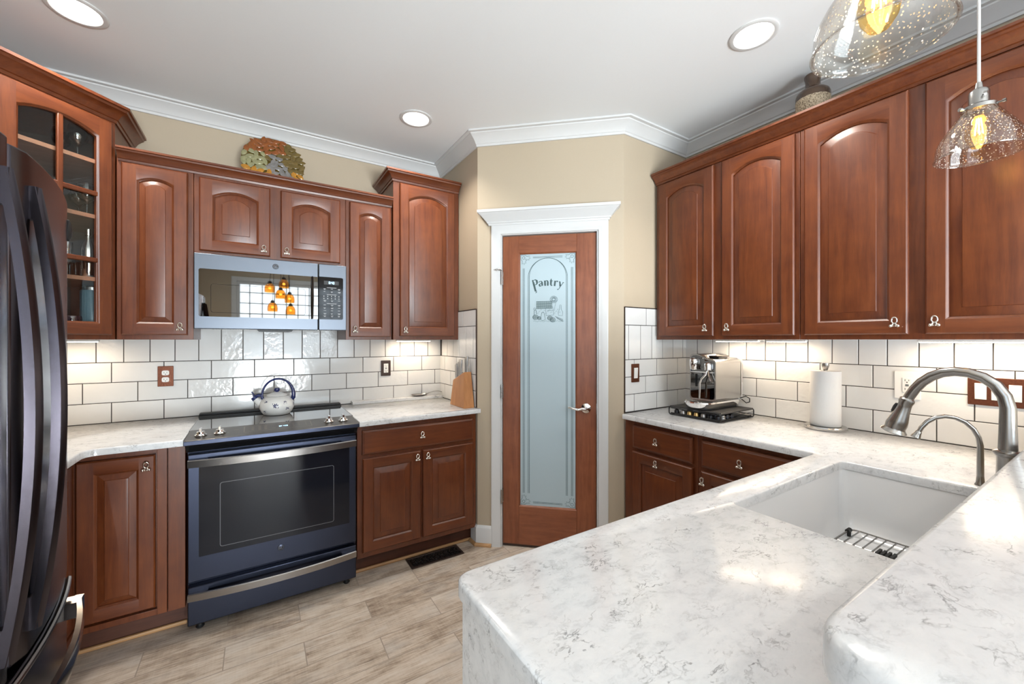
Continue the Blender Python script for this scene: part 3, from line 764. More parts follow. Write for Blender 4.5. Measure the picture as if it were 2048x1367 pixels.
# ------------------------------------------------------------ counters
ZC = 0.914
slab('countertop', rounded([(-3.795, -0.008), (-3.795, -1.45), (-3.185, -1.45), (-3.185, -0.695), (-2.866, -0.695), (-2.866, -0.008)], [0, 0, 0, 0.05, 0, 0]), 0.884, ZC, M['quartz'])
tag(bpy.data.objects['countertop'], 'L-shaped white quartz countertop left of the range', 'countertop')
o = slab('countertop', rounded([(-2.096, -0.008), (-2.096, -0.70), (-1.318, -0.672), (-1.334, -0.645), (-1.338, -0.008)], [0, 0, 0.004, 0, 0]), 0.884, ZC, M['quartz'])
tag(o, 'short white quartz countertop between range and pantry door', 'countertop')
SX0, SX1, SY0, SY1 = -1.452, -0.708, -2.79, -2.431
hole = rounded([(SX0, SY0), (SX1, SY0), (SX1, SY1), (SX0, SY1)], [0.02] * 4, 5)
o = slab('countertop', rounded([(-0.008, -1.296), (-0.672, -1.312), (-0.672, -2.332), (-2.256, -2.332), (-2.256, -2.93), (-0.008, -2.93)], [0, 0.004, 0.03, 0.04, 0, 0], 8), 0.884, ZC, M['quartz'], hole)
tag(o, 'L-shaped white quartz countertop with the sink cut into it', 'countertop')
o = slab('breakfast_bar_top', rounded([(-0.004, -2.877), (-2.138, -2.877), (-2.138, -3.36), (-0.004, -3.36)], [0, 0.07, 0.07, 0], 10), 1.05, 1.09, M['quartz'], None, 0.010)
tag(o, 'raised white quartz bar top in the lower right foreground', 'bar top')
struct(MB().box(-2.06, 0, -3.06, -2.932, 0, 1.05).build('wall_bar', M['wall'], bevel=0.002), 'low wall that carries the bar top', 'wall')
o = MB().box(-2.248, -2.236, -2.93, -2.36, 0, 0.884).build('end_panel', M['quartz'], bevel=0.001)
tag(o, 'quartz waterfall panel closing the end of the peninsula', 'panel')
o = MB().box(-2.015, -1.338, -0.070, -0.008, ZC, 0.936).build('backsplash_ledge', M['quartz'], bevel=0.003)
tag(o, 'narrow quartz ledge along the wall right of the range', 'ledge')

# ------------------------------------------------------------ upper cabinets on the range wall
UB = 1.372
def upper(label, x0, x1, zt, doors, zb=UB, rz=0.0, loc=None, depth=0.33, group=None):
    h = zt - zb
    r = thing('wall_cabinet', label, 'cabinet', loc or (x0, 0, zb), rz, group)
    carcass(r, 0.0008, x1 - x0 - 0.0008, -depth, -0.009 if zb > 1.6 or True else 0, 0, h)
    for d in doors:
        door_leaf(r, d[0], d[1], d[2], d[3], -depth, kn=d[4])
    return r
upper('narrow tall-door upper cabinet left of the microwave', -3.168, -2.866, 2.286, [(0.020, 0.279, 0.024, 0.878, (0.248, 0.064))])
upper('short two-door upper cabinet above the microwave', -2.866, -2.106, 2.286, [(0.024, 0.350, 0.017, 0.410, (0.318, 0.052)), (0.402, 0.726, 0.017, 0.410, (0.432, 0.052))], 1.832)
upper('slim upper cabinet right of the microwave', -2.106, -1.815, 2.286, [(0.021, 0.280, 0.018, 0.876, (0.052, 0.062))])
mb = MB(); sweep(mb, [(-3.162, -0.33), (-1.816, -0.33)], CAB_CROWN(2.258, 0.058, 0.052))
mb.box(-3.166, -1.8165, -0.33, -0.012, 2.286, 2.292)
o = mb.build('cabinet_crown', M['woodh'], ang=25); tag(o, 'long cherry crown moulding over the cabinets above the range', 'moulding')
r = upper('tall upper cabinet with its own crown beside the pantry', -1.812, -1.334, 2.44, [(0.042, 0.440, 0.024, 1.052, (0.075, 0.062))], depth=0.352)
mb = MB(); sweep(mb, [(0.001, -0.012), (0.001, -0.352), (0.476, -0.352)], CAB_CROWN(1.063, 0.066, 0.056)); mb.box(0.001, 0.476, -0.352, -0.012, 1.068, 1.074)
mb.build('crown', M['woodh'], r, ang=25)

# glazed corner cabinet
c0 = Vector((-3.172, -0.335)); c1 = Vector((-3.475, -0.638)); CL = (c1 - c0).length
gc = thing('corner_cabinet', 'glazed corner upper cabinet full of glassware, left of the range', 'cabinet', (-3.8, 0, UB))
W_ = lambda x, y: (x + 3.8, y)
H = 2.44 - UB
mb = MB(); back = [(-3.172, -0.010), (-3.798, -0.010), (-3.798, -0.638)]
def wallpan(p, q, th):
    p, q = Vector(p), Vector(q); d = (q - p).normalized(); nn = Vector((d.y, -d.x)) * -th
    mb.prism([W_(*p), W_(*q), W_(*(q + nn)), W_(*(p + nn))], 0, H)
mb.prism([W_(-3.172, -0.335), W_(-3.172, -0.010), W_(-3.190, -0.010), W_(-3.190, -0.353)], 0, H)
mb.prism([W_(-3.475, -0.638), W_(-3.798, -0.638), W_(-3.798, -0.620), W_(-3.457, -0.620)], 0, H)
mb.build('side', M['wood'], gc)
mb = MB(); mb.box(0.002, 0.61, -0.016, -0.010, 0, H).box(0.002, 0.008, -0.62, -0.016, 0, H); mb.build('back', M['cabin'], gc, smooth=False)
pent = [(-3.190, -0.016), (-3.792, -0.016), (-3.792, -0.620), (-3.462, -0.620), (-3.190, -0.350)]
MB().prism([W_(*p) for p in pent], 0, 0.018).build('bottom', M['wood'], gc); MB().prism([W_(*p) for p in pent], H - 0.018, H).build('top', M['wood'], gc)
SHZ = [0.275, 0.570, 0.830]
for z in SHZ:
    MB().prism([W_(*p) for p in [(-3.192, -0.017), (-3.791, -0.017), (-3.791, -0.618), (-3.474, -0.618), (-3.192, -0.368)]], z, z + 0.018).build('shelf', M['shelf'], gc)
fr = thing('face_frame', None, None, (0, 0, 0)); bpy.data.objects.remove(fr)
ff = bpy.data.objects.new('door', None)
ANG = math.atan2(c0.y - c1.y, c0.x - c1.x)
# face frame and door share local x from the left end (c1) to the right end (c0)
def place(o): o.parent = gc; o.location = (c1.x + 3.8, c1.y, 0); o.rotation_euler.z = ANG
bpy.data.objects.remove(ff)
mb = MB(); mb.box(0, 0.028, -0.001, 0.019, 0, H).box(CL - 0.028, CL, -0.001, 0.019, 0, H).box(0.028, CL - 0.028, -0.001, 0.019, 0, 0.03).box(0.028, CL - 0.028, -0.001, 0.019, H - 0.03, H)
place(mb.build('face_frame', M['wood'], None, bevel=0.001))
gd = door_leaf(None, 0.022, CL - 0.022, 0.022, 1.052, -0.001, rise=0.034, sw=0.053, glazed=True)
place(gd)
ox0, ox1 = 0.022 + 0.053, CL - 0.022 - 0.053
mb = MB(); xm = CL / 2
mb.box(xm - 0.011, xm + 0.011, -0.018, -0.004, 0.07, 1.00)
for z in (0.373, 0.686): mb.box(ox0 - 0.002, ox1 + 0.002, -0.0175, -0.0045, z - 0.011, z + 0.011)
mb.build('muntin', M['wood'], gd, bevel=0.004)
ar = arch_ring(ox0 - 0.008, ox1 + 0.008, 0.068, 1.006, 0.034, 0, -0.008)
MB().loft([[(p[0], -0.004, p[2]) for p in ar], [(p[0], -0.0015, p[2]) for p in ar]], True, True, True).build('glass_pane', M['clear'], gd, smooth=False)
mb = MB(); sweep(mb, [W_(-3.798, -0.638), W_(c1.x, c1.y), W_(c0.x, c0.y), W_(-3.172, -0.012)], CAB_CROWN(1.063, 0.078, 0.060)); mb.prism([W_(*p) for p in [(-3.172, -0.012), (-3.798, -0.012), (-3.798, -0.638), (c1.x, c1.y), (c0.x, c0.y)]], H + 0.001, H + 0.006)
mb.build('crown', M['woodh'], gc, ang=25)

# ------------------------------------------------------------ upper cabinets on the sink wall (local x runs away from the pantry)
def upper_r(label, y0, y1, doors, group=None):
    return upper(label, 0, y0 - y1, 2.42, doors, UB, -PI / 2, (0, y0, UB), 0.33)
upper_r('first two-door upper cabinet from the pantry on the sink wall', -1.300, -2.139, [(0.029, 0.403, 0.021, 1.012, (0.362, 0.066)), (0.453, 0.820, 0.021, 1.012, (0.492, 0.066))])
upper_r('upper cabinet on the sink wall behind the lower pendant lamp', -2.139, -2.99, [(0.023, 0.391, 0.021, 1.012, (0.354, 0.068)), (0.440, 0.826, 0.021, 1.012, (0.470, 0.068))])
upper_r('last upper cabinet on the sink wall, cut by the right edge', -2.99, -3.80, [(0.023, 0.385, 0.021, 1.012, (0.354, 0.068)), (0.425, 0.787, 0.021, 1.012, (0.458, 0.068))])
mb = MB(); sweep(mb, [(-0.012, -1.298), (-0.33, -1.298), (-0.33, -3.80)][1:] if False else [(-0.33, -1.299), (-0.33, -3.80)], CAB_CROWN(2.392, 0.066, 0.058), flip=False)
mb.box(-0.33, -0.012, -3.80, -1.300, 2.42, 2.426)
o = mb.build('cabinet_crown', M['woodh'], ang=25); tag(o, 'long cherry crown moulding over the sink wall cabinets', 'moulding')

# under-cabinet light bars
def led(label, loc, L, rz, pw):
    r = thing('light_bar', label, 'light', loc, rz, 'under-cabinet light bars')
    MB().box(-L / 2, L / 2, -0.014, 0.014, -0.010, 0).build('housing', M['white'], r, bevel=0.002)
    MB().box(-L / 2 + 0.006, L / 2 - 0.006, -0.010, 0.010, -0.013, -0.010).build('diffuser', M['led'], r, smooth=False)
    area('lamp', (0, 0, -0.016), (0, 0, 0), L * 0.95, 0.02, pw, WARM, parent=r)
led('light bar under the glazed corner cabinet', (-3.40, -0.16, UB - 0.001), 0.26, 0, 1.2)
led('light bar under the tall cabinet beside the pantry', (-1.59, -0.11, UB - 0.001), 0.26, 0, 1.2)
led('light bar under the cabinet above the coffee machine', (-0.13, -1.72, UB - 0.001), 0.26, PI / 2, 1.1)
led('light bar under the cabinets left of the paper towel', (-0.11, -1.98, UB - 0.001), 0.20, PI / 2, 0.8)
led('light bar under the cabinet at the right edge', (-0.13, -2.66, UB - 0.001), 0.30, PI / 2, 1.6)

# ------------------------------------------------------------ base cabinets
def base(label, w_, loc, rz, doors, drawers, depth=0.63, name='base_cabinet'):
    r = thing(name, label, 'cabinet', loc, rz)
    carcass(r, 0.0008, w_ - 0.0008, -depth, -0.012, 0.112, 0.8835)
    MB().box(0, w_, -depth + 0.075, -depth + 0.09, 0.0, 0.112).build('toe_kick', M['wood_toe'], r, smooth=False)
    mb = MB(); mb.box(0, w_, -depth + 0.058, -depth + 0.075, 0, 0.018); mb.build('shoe_moulding', M['oak'], r, bevel=0.006)
    for d in doors: door_leaf(r, d[0], d[1], d[2], d[3], -depth, rise=0, kn=d[4])
    for d in drawers: drawer_front(r, d[0], d[1], d[2], d[3], -depth, d[4])
    return r
base('cherry base cabinet between the range and the pantry door', 0.762, (-2.097, 0, 0), 0,
     [(0.028, 0.374, 0.146, 0.688, (0.348, 0.650)), (0.387, 0.735, 0.146, 0.688, (0.414, 0.650))], [(0.026, 0.735, 0.708, 0.850, (0.378, 0.784))])
base('cherry base cabinet below the coffee machine', 0.494, (0, -1.300, 0), -PI / 2,
     [(0.069, 0.472, 0.146, 0.697, (0.251, 0.660))], [(0.070, 0.470, 0.717, 0.857, (0.251, 0.786))])
base('wide cherry base cabinet in the inner corner of the counter', 0.54, (0, -1.794, 0), -PI / 2,
     [(0.026, 0.262, 0.146, 0.697, (0.042, 0.647)), (0.275, 0.52, 0.146, 0.697, (0.49, 0.647))], [(0.025, 0.52, 0.717, 0.857, (0.231, 0.784))])
# corner base with two leaves that meet in the inner corner
cb = thing('corner_base_cabinet', 'dark cherry corner base cabinet with folding doors left of the range', 'cabinet', (-3.8, 0, 0))
mb = MB(); mb.prism([W_(-3.795, -0.012), W_(-3.795, -0.95), W_(-3.256, -0.95), W_(-3.256, -0.604), W_(-2.866, -0.604), W_(-2.866, -0.012)], 0.112, 0.8835)
mb.build('body', M['wood'], cb, bevel=0.001)
mb = MB(); mb.box(0.833, 0.868, -0.628, -0.604, 0.112, 0.8835).box(0.872, 0.934, -0.628, -0.604, 0.112, 0.8835).box(0.566, 0.833, -0.626, -0.604, 0.112, 0.138).box(0.566, 0.833, -0.626, -0.604, 0.856, 0.8835)
mb.box(0.544, 0.566, -0.95, -0.626, 0.112, 0.138).box(0.544, 0.566, -0.95, -0.626, 0.856, 0.8835)
mb.build('face_frame', M['wood'], cb, bevel=0.001)
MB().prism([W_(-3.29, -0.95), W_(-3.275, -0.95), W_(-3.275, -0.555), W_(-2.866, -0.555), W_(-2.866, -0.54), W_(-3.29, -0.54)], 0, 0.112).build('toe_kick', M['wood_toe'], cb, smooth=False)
MB().prism([W_(-3.275, -0.95), W_(-3.258, -0.95), W_(-3.258, -0.572), W_(-2.866, -0.572), W_(-2.866, -0.555), W_(-3.275, -0.555)], 0, 0.018).build('shoe_moulding', M['oak'], cb, bevel=0.005)
door_leaf(cb, 0.568, 0.829 - 0.003, 0.146, 0.846, -0.607, rise=0, kn=(0.797, 0.797))
dl = door_leaf(cb, 0, 0.30, 0.146, 0.846, 0, rise=0); dl.location = (0.544, -0.930, 0); dl.rotation_euler.z = PI / 2
o = base('cherry base cabinet hidden between corner cabinet and fridge', 0.50, (-3.8, -1.45, 0), PI / 2, [(0.02, 0.48, 0.146, 0.688, (0.05, 0.65))], [(0.02, 0.48, 0.708, 0.85, (0.25, 0.78))], depth=0.53)
# peninsula base
pb = thing('peninsula_cabinet', 'cherry peninsula base cabinet below the sink', 'cabinet', (-2.235, -2.93, 0))
MB().box(0.001, 0.755, 0.002, 0.557, 0.10, 0.8835).build('body', M['wood'], pb, smooth=False)
MB().box(1.555, 2.22, 0.002, 0.557, 0.10, 0.8835).build('body', M['wood'], pb, smooth=False)
MB().box(0.755, 1.555, 0.53, 0.557, 0.10, 0.62).build('front_panel', M['wood'], pb, smooth=False)
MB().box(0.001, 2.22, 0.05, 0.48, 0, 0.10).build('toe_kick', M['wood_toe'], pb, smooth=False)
for a in (0.03, 0.40):
    d = door_leaf(pb, 0, 0.35, 0.146, 0.846, 0, rise=0); d.location = (a + 0.35, 0.557, 0); d.rotation_euler.z = PI

# ------------------------------------------------------------ recessed lights
CLAB = ['recessed ceiling light above the left cabinets', 'recessed ceiling light near the pantry, middle of the ceiling', 'recessed ceiling light above the sink wall cabinets'] + ['recessed ceiling light behind the camera'] * 4
for i, (x, y) in enumerate(CANS):
    r = thing('recessed_light', CLAB[i], 'light', (x, y, CZ), 0, 'recessed ceiling lights')
    MB().lathe([(0.098, 0), (0.098, -0.004), (0.092, -0.007), (0.080, -0.006), (0.076, -0.001), (0.076, 0)], (0, 0, 0), 36).build('trim_ring', M['trim'], r)
    MB().lathe([(0.077, -0.0015), (0.0005, -0.0025)], (0, 0, 0), 32, False, True).build('lens', M['can'], r)
    area('lamp', (0, 0, -0.012), (0, 0, 0), 0.14, 0.14, CANW, CANC, 'DISK', 2.05, parent=r)

# ------------------------------------------------------------ lettering helpers (seven-segment digits and logo script)
SEG = {'0': 'abcdef', '1': 'bc', '2': 'abged', '3': 'abgcd', '4': 'fgbc', '5': 'afgcd', '7': 'abc', '9': 'abcdfg'}
def digits(mb, text, x, z, h, y):
    wd_ = h * 0.52
    for ch in text:
        if ch == ':':
            for k in (0.3, 0.7): mb.ribbon([(x, z + h * k), (x + h * 0.1, z + h * k)], h * 0.1, y)
            x += h * 0.28; continue
        L = {'a': ((0, h), (wd_, h)), 'b': ((wd_, h), (wd_, h / 2)), 'c': ((wd_, h / 2), (wd_, 0)), 'd': ((0, 0), (wd_, 0)), 'e': ((0, 0), (0, h / 2)), 'f': ((0, h / 2), (0, h)), 'g': ((0, h / 2), (wd_, h / 2))}
        for s_ in SEG[ch]: mb.ribbon([(x + a, z + b) for a, b in L[s_]], h * 0.14, y)
        x += wd_ + h * 0.24
def roundel(parent, x, z, y, r, ring, script):
    """round badge with an interlaced two-letter script"""
    mb = MB(); mb.lathe([(r, 0), (r, 0.0015), (r * 0.93, 0.0022), (0.0005, 0.0022)], (0, 0, 0), 28, True, True)
    for v in mb.bm.verts: a, b, c = v.co; v.co = (x + a, y - c, z + b)
    o = mb.build('badge', ring, parent)
    s = MB(); yy = y - 0.0025
    R_ = lambda pts, wd_: s.ribbon([(x + a * r, z + b * r) for a, b in pts], wd_ * r, yy)
    R_([(0.80 * math.cos(a), 0.80 * math.sin(a)) for a in [2 * PI * i / 28 for i in range(29)]], 0.09)
    R_([(-0.05, 0.38), (-0.28, 0.45), (-0.5, 0.15), (-0.48, -0.2), (-0.25, -0.42), (-0.05, -0.3), (-0.02, 0.0), (-0.25, -0.02)], 0.13)
    R_([(0.42, 0.36), (0.22, 0.46), (0.1, 0.25), (0.3, 0.06), (0.1, -0.02), (0.06, -0.3), (0.28, -0.44), (0.48, -0.26)], 0.13)
    s.build('badge_script', script, o, smooth=False, recalc=False)
    return o

# ------------------------------------------------------------ microwave
mw = thing('microwave', 'slate grey over-the-range microwave with black glass door', 'microwave', (-2.860, 0, 1.428))
mW, mH, yF = 0.748, 0.399, -0.372
MB().box(0.002, mW - 0.002, yF, -0.009, 0.012, mH).build('body', M['darkbr'], mw, bevel=0.002)
xs = 0.590
ml = MB().box(0, xs - 0.001, -0.397, yF, 0.0, mH).build('door', M['slate'], mw, bevel=0.004)
pnl = MB().box(xs + 0.001, mW, -0.397, yF, 0.0, mH).build('control_panel', M['slate'], mw, bevel=0.004)
def rrect(x0, x1, z0, z1, r, n=5): return rounded([(x0, z0), (x1, z0), (x1, z1), (x0, z1)], [r] * 4 if not isinstance(r, list) else r, n)
gz0_, gz1_ = 0.066, 0.318
tag(MB().prism(rrect(0.021, xs - 0.003, gz0_, gz1_, [0.010, 0, 0, 0.010]), -0.3985, -0.396, 'y').build('glass', M['mirrgl'], ml, smooth=False), 'mirror-like black glass')
MB().loft([[(a, -0.3988, b) for a, b in rrect(0.072, 0.52, 0.088, 0.240, 0.012)], [(a, -0.3988, b) for a, b in rrect(0.0735, 0.5185, 0.0895, 0.2385, 0.011)]]).build('window_outline', M['blackgl'], ml, smooth=False)
mb = MB(); pts = [(xs - 0.034, -0.404 - 0.028 * math.sin(PI * t), gz0_ + 0.006 + (gz1_ - gz0_ - 0.012) * t) for t in [i / 12 for i in range(13)]]
mb.tube(pts, 0.017, 12, True, (0.35, 1.0)); mb.build('handle', M['mirrgl'], ml)
MB().prism(rrect(xs + 0.003, mW - 0.020, gz0_, gz1_ + 0.004, [0, 0.010, 0.010, 0]), -0.3985, -0.396, 'y').build('keypad', M['blackgl'], pnl, smooth=False)
MB().box(xs + 0.030, mW - 0.045, -0.3990, -0.3984, 0.276, 0.299).build('display', M['black'], pnl, smooth=False)
mb = MB(); digits(mb, '0:43', xs + 0.058, 0.2815, 0.0125, -0.3994); mb.build('clock', M['disp'], pnl, smooth=False, recalc=False)
mb = MB(); rs = random.Random(3)
for rz_, kind in ((0.258, 'h'), (0.249, 'k'), (0.232, 'k'), (0.216, 'h'), (0.206, 'd'), (0.192, 'd'), (0.178, 'k'), (0.162, 'h'), (0.151, 'k'), (0.134, 'k'), (0.117, 'k'), (0.100, 'k'), (0.085, 'k')):
    if kind == 'h': mb.ribbon([(xs + 0.046, rz_), (xs + 0.100, rz_)], 0.0022, -0.3988)
    elif kind == 'd':
        for k in range(5): mb.ribbon([(xs + 0.028 + 0.021 * k, rz_), (xs + 0.032 + 0.021 * k, rz_)], 0.006, -0.3988)
    else:
        for k in range(3):
            x = xs + 0.028 + 0.040 * k; L_ = rs.uniform(0.010, 0.016)
            mb.ribbon([(x, rz_ + 0.002), (x + L_, rz_ + 0.002)], 0.002, -0.3988)
            if rs.random() < 0.6: mb.ribbon([(x + 0.002, rz_ - 0.0025), (x + L_ - 0.002, rz_ - 0.0025)], 0.002, -0.3988)
mb.build('key_legends', M['legend'], pnl, smooth=False, recalc=False)
roundel(ml, 0.369, 0.359, -0.397, 0.0155, M['black'], M['slate'])
for a, b in ((0.06, 0.26), (0.49, 0.69)):
    mb = MB().box(a, b, -0.36, -0.25, 0.004, 0.0115)
    for k in range(14): mb.box(a + 0.01 + k * (b - a - 0.02) / 14, a + 0.018 + k * (b - a - 0.02) / 14, -0.355, -0.255, 0.0, 0.004)
    mb.build('grease_filter', M['steel'], mw, smooth=False)
MB().prism([(0.27, 0.012), (0.29, -0.010), (0.45, -0.010), (0.47, 0.012)], -0.37, -0.20, 'y').build('lamp_housing', M['black'], mw, smooth=False)

# ------------------------------------------------------------ range
rg = thing('range', 'blue-black slide-in electric range with glass cooktop', 'range', (-2.860, 0, 0))
RW = 0.757
MB().box(0.004, RW - 0.004, -0.645, -0.012, 0.035, 0.895).build('body', M['bluest'], rg, bevel=0.002)
MB().box(-0.006, RW + 0.006, -0.515, -0.108, 0.9145, 0.9185).box(0.004, RW - 0.004, -0.515, -0.108, 0.89, 0.9145).build('cooktop', M['cookgl'], rg, bevel=0.0015)
mb = MB(); mb.box(-0.008, RW + 0.008, -0.112, -0.012, 0.9145, 0.926).box(-0.008, RW + 0.008, -0.085, -0.03, 0.926, 0.937).build('rear_trim', M['black'], rg, bevel=0.003)
for sx in (-0.0062, RW + 0.0032): MB().box(sx, sx + 0.003, -0.515, -0.128, 0.9150, 0.9195).build('side_trim', M['steel'], rg, smooth=False)
# control deck: chamfered in plan, sloping forward
def deck():
    mb = MB()
    t0 = [(-0.001, -0.512), (RW + 0.001, -0.512), (RW + 0.004, -0.675), (RW + 0.004, -0.703), (-0.004, -0.703), (-0.004, -0.675)]
    zt = lambda y: 0.921 + (y + 0.512) * 0.075
    mb.loft([[(x, y, 0.884) for x, y in t0], [(x, y, zt(y) - 0.004) for x, y in t0], [(x * 0.996 + RW * 0.002, y * 0.994 - 0.0035, zt(y)) for x, y in t0]], True, True, True)
    return mb.build('control_deck', M['bronzeish'], rg, bevel=0.002)
M['bronzeish'] = brushed('deck_metal', (0.16, 0.145, 0.135), 0.3, 'x')
dk = deck()
MB().prism([(-0.690, 0.884), (-0.655, 0.843), (-0.640, 0.843), (-0.640, 0.884)], 0.0, RW, 'x').build('vent_trim', M['blackgl'], rg, bevel=0.001)
MB().box(-0.004, RW + 0.004, -0.7045, -0.700, 0.885, 0.9045).build('front_lip', M['bluest'], rg, bevel=0.0015)
zdk = lambda y: 0.921 + (y + 0.512) * 0.075
for kx, ky in ((0.052, -0.628), (0.126, -0.622), (0.618, -0.610), (0.692, -0.612)):
    mb = MB(); z0 = zdk(ky)
    mb.lathe([(0.0245, 0), (0.0245, 0.004), (0.022, 0.007), (0.019, 0.008), (0.0165, 0.016), (0.0160, 0.020)], (kx, ky, z0), 24, True, True)
    mb.box(kx - 0.0055, kx + 0.0055, ky - 0.017, ky + 0.017, z0 + 0.019, z0 + 0.036)
    o = mb.build('knob', M['chrome'], dk, bevel=0.0015)
mb = MB()
def onDeck(pts, wdt):
    n = len(pts)
    for (xa, ya), (xb, yb) in zip(pts, pts[1:]):
        dx, dy = xb - xa, yb - ya; L_ = math.hypot(dx, dy); nx, ny = -dy / L_ * wdt / 2, dx / L_ * wdt / 2
        mb.f([mb.v((a, b, zdk(b) + 0.0005)) for a, b in ((xa + nx, ya + ny), (xb + nx, yb + ny), (xb - nx, yb - ny), (xa - nx, ya - ny))])
onDeck([(0.225, -0.650), (0.530, -0.650), (0.530, -0.545), (0.225, -0.545), (0.225, -0.650)], 0.0016)
rs = random.Random(5)
for gx in (0.262, 0.292, 0.318):
    for k in range(5): onDeck([(gx - 0.006, -0.565 - 0.016 * k), (gx + 0.006, -0.565 - 0.016 * k)], 0.004)
for gx in (0.420, 0.445, 0.472, 0.505):
    for k in range(4): onDeck([(gx - 0.003, -0.565 - 0.018 * k), (gx + 0.004, -0.565 - 0.018 * k)], 0.003)
onDeck([(0.182, -0.585), (0.200, -0.585)], 0.003); onDeck([(0.345, -0.62), (0.362, -0.62)], 0.003)
for kx, ky in ((0.052, -0.628), (0.126, -0.622), (0.618, -0.610), (0.692, -0.612)):
    for s_ in (-1, 1): onDeck([(kx + s_ * 0.030, ky), (kx + s_ * 0.037, ky)], 0.004)
mb.build('deck_legends', M['legendd'], dk, smooth=False, recalc=False)
mb = MB()
for ch, dx in (('1', 0), ('2', 0.010), ('4', 0.026), ('3', 0.037)):
    tmp = MB(); digits(tmp, ch, 0.372 + dx, 0, 0.015, 0)
    for f_ in tmp.bm.faces: mb.f([mb.v((v.co.x, -0.606 + v.co.z, zdk(-0.606 + v.co.z) + 0.0008)) for v in f_.verts])
    tmp.bm.free()
mb.build('clock', M['disp'], dk, smooth=False, recalc=False)
# oven door
od = MB().box(0.008, RW - 0.008, -0.682, -0.648, 0.243, 0.838).build('door', M['bluest'], rg, bevel=0.004)
MB().prism(rrect(0.050, RW - 0.044, 0.356, 0.800, 0.004), -0.6835, -0.681, 'y').build('glass', M['ovengl'], od, smooth=False)
mb = MB(); mb.loft([[(a, -0.6838, b) for a, b in rrect(0.130, 0.634, 0.383, 0.690, 0.012)], [(a, -0.6838, b) for a, b in rrect(0.1325, 0.6315, 0.3855, 0.6875, 0.010)]])
mb.build('window_outline', M['legendd2'], od, smooth=False)
def bow_handle(name, parent, x0, x1, z0, z1, yface, out, sag):
    """wide flat bowed grip with an end block at either side"""
    mb = MB(); n = 20; th = 0.010
    rings = []
    for i in range(n + 1):
        t = i / n; x = x0 + (x1 - x0) * t
        y = yface - out - sag * (1 - (2 * t - 1) ** 2)
        rings.append([(x, y, z0 + 0.002), (x, y - 0.0, z1 - 0.004), (x, y + 0.003, z1), (x, y + th, z1), (x, y + th, z0)])
    mb.loft(rings, True, True, True)
    for a, b in ((x0, x0 + 0.075), (x1 - 0.075, x1)): mb.box(a + 0.001, b, yface - out + 0.001, yface + 0.001, z0 + 0.003, z1 - 0.0005)
    return mb.build(name, M['handle'], parent, ang=30)
bow_handle('handle', od, 0.010, RW - 0.010, 0.779, 0.816, -0.681, 0.022, 0.034)
roundel(od, 0.383, 0.310, -0.682, 0.0155, M['bluest'], M['legendd2'])
dr = MB().box(0.008, RW - 0.008, -0.682, -0.648, 0.042, 0.222).build('drawer', M['bluest'], rg, bevel=0.004)
bow_handle('handle', dr, 0.010, RW - 0.010, 0.163, 0.199, -0.681, 0.020, 0.034)
for x in (0.05, RW - 0.05):
    for y in (-0.63, -0.08): MB().lathe([(0.014, 0), (0.018, 0.006), (0.012, 0.012), (0.012, 0.036)], (x, y, 0), 14, True, True).build('foot', M['black'], rg)

# ------------------------------------------------------------ refrigerator
fy0, fy1, fyc = -2.390, -1.470, -1.930
rf = thing('refrigerator', 'black stainless french door refrigerator at the left edge', 'refrigerator', (-3.79, fy0, 0))
def fx(y): return -2.955 - 0.30 * (y - fyc) ** 2
LX, LY = lambda x: x + 3.79, lambda y: y - fy0
MB().box(0.0, LX(-3.10), 0.006, fy1 - fy0 - 0.006, 0.02, 1.745).build('body', M['blackst'], rf, bevel=0.004)
def curved(y0, y1, z0, z1, name, r0=0.0, r1=0.0):
    pts = []
    n = 14; ya, yb = y0, y1
    for i in range(n + 1):
        y = ya + (yb - ya) * i / n; d = 0
        for rr, e in ((r0, y - ya), (r1, yb - y)):
            if rr and e < rr: d = rr - math.sqrt(max(0, rr * rr - (rr - e) ** 2))
        pts.append((LX(fx(y) - d), LY(y)))
    poly = [(LX(-3.088), LY(y0)), *[(LX(-3.088), LY(y0))][:0], *pts, (LX(-3.088), LY(y1))]
    mb = MB(); ins = inset(list(reversed(poly)) if False else poly, 0.0)
    mb.prism(poly, z0, z1)
    return mb.build(name, M['blackst'], rf, bevel=0.004, ang=30)
ld = curved(fy0, fyc - 0.004, 0.758, 1.735, 'door', 0.03, 0.012)
rd = curved(fyc + 0.004, fy1, 0.758, 1.735, 'door', 0.012, 0.03)
fz = curved(fy0, fy1, 0.055, 0.746, 'freezer_drawer', 0.03, 0.03)
def fr_handle(parent, y, z0, z1):
    mb = MB(); n = 24; rings = []
    for i in range(n + 1):
        t = i / n; z = z0 + (z1 - z0) * t
        b = 1 - (2 * t - 1) ** 2
        xo = fx(y) + 0.012 + 0.036 * b; ww = 0.0095
        th = 0.016 + 0.002 * b
        rings.append([(LX(xo), LY(y - ww * 0.6), z), (LX(xo + 0.003), LY(y), z), (LX(xo), LY(y + ww * 0.6), z), (LX(xo - 0.004), LY(y + ww), z), (LX(xo - th), LY(y + ww), z), (LX(xo - th), LY(y - ww), z), (LX(xo - 0.004), LY(y - ww), z)])
    mb.loft(rings, True, True, True)
    for za, zb in ((z0, z0 + 0.065), (z1 - 0.065, z1)): mb.box(LX(fx(y) - 0.002), LX(fx(y) + 0.012), LY(y - 0.0085), LY(y + 0.0085), za, zb)
    return mb.build('handle', M['blackst'], parent, ang=30)
fr_handle(ld, fyc - 0.055, 0.800, 1.672); fr_handle(rd, fyc + 0.055, 0.800, 1.672)
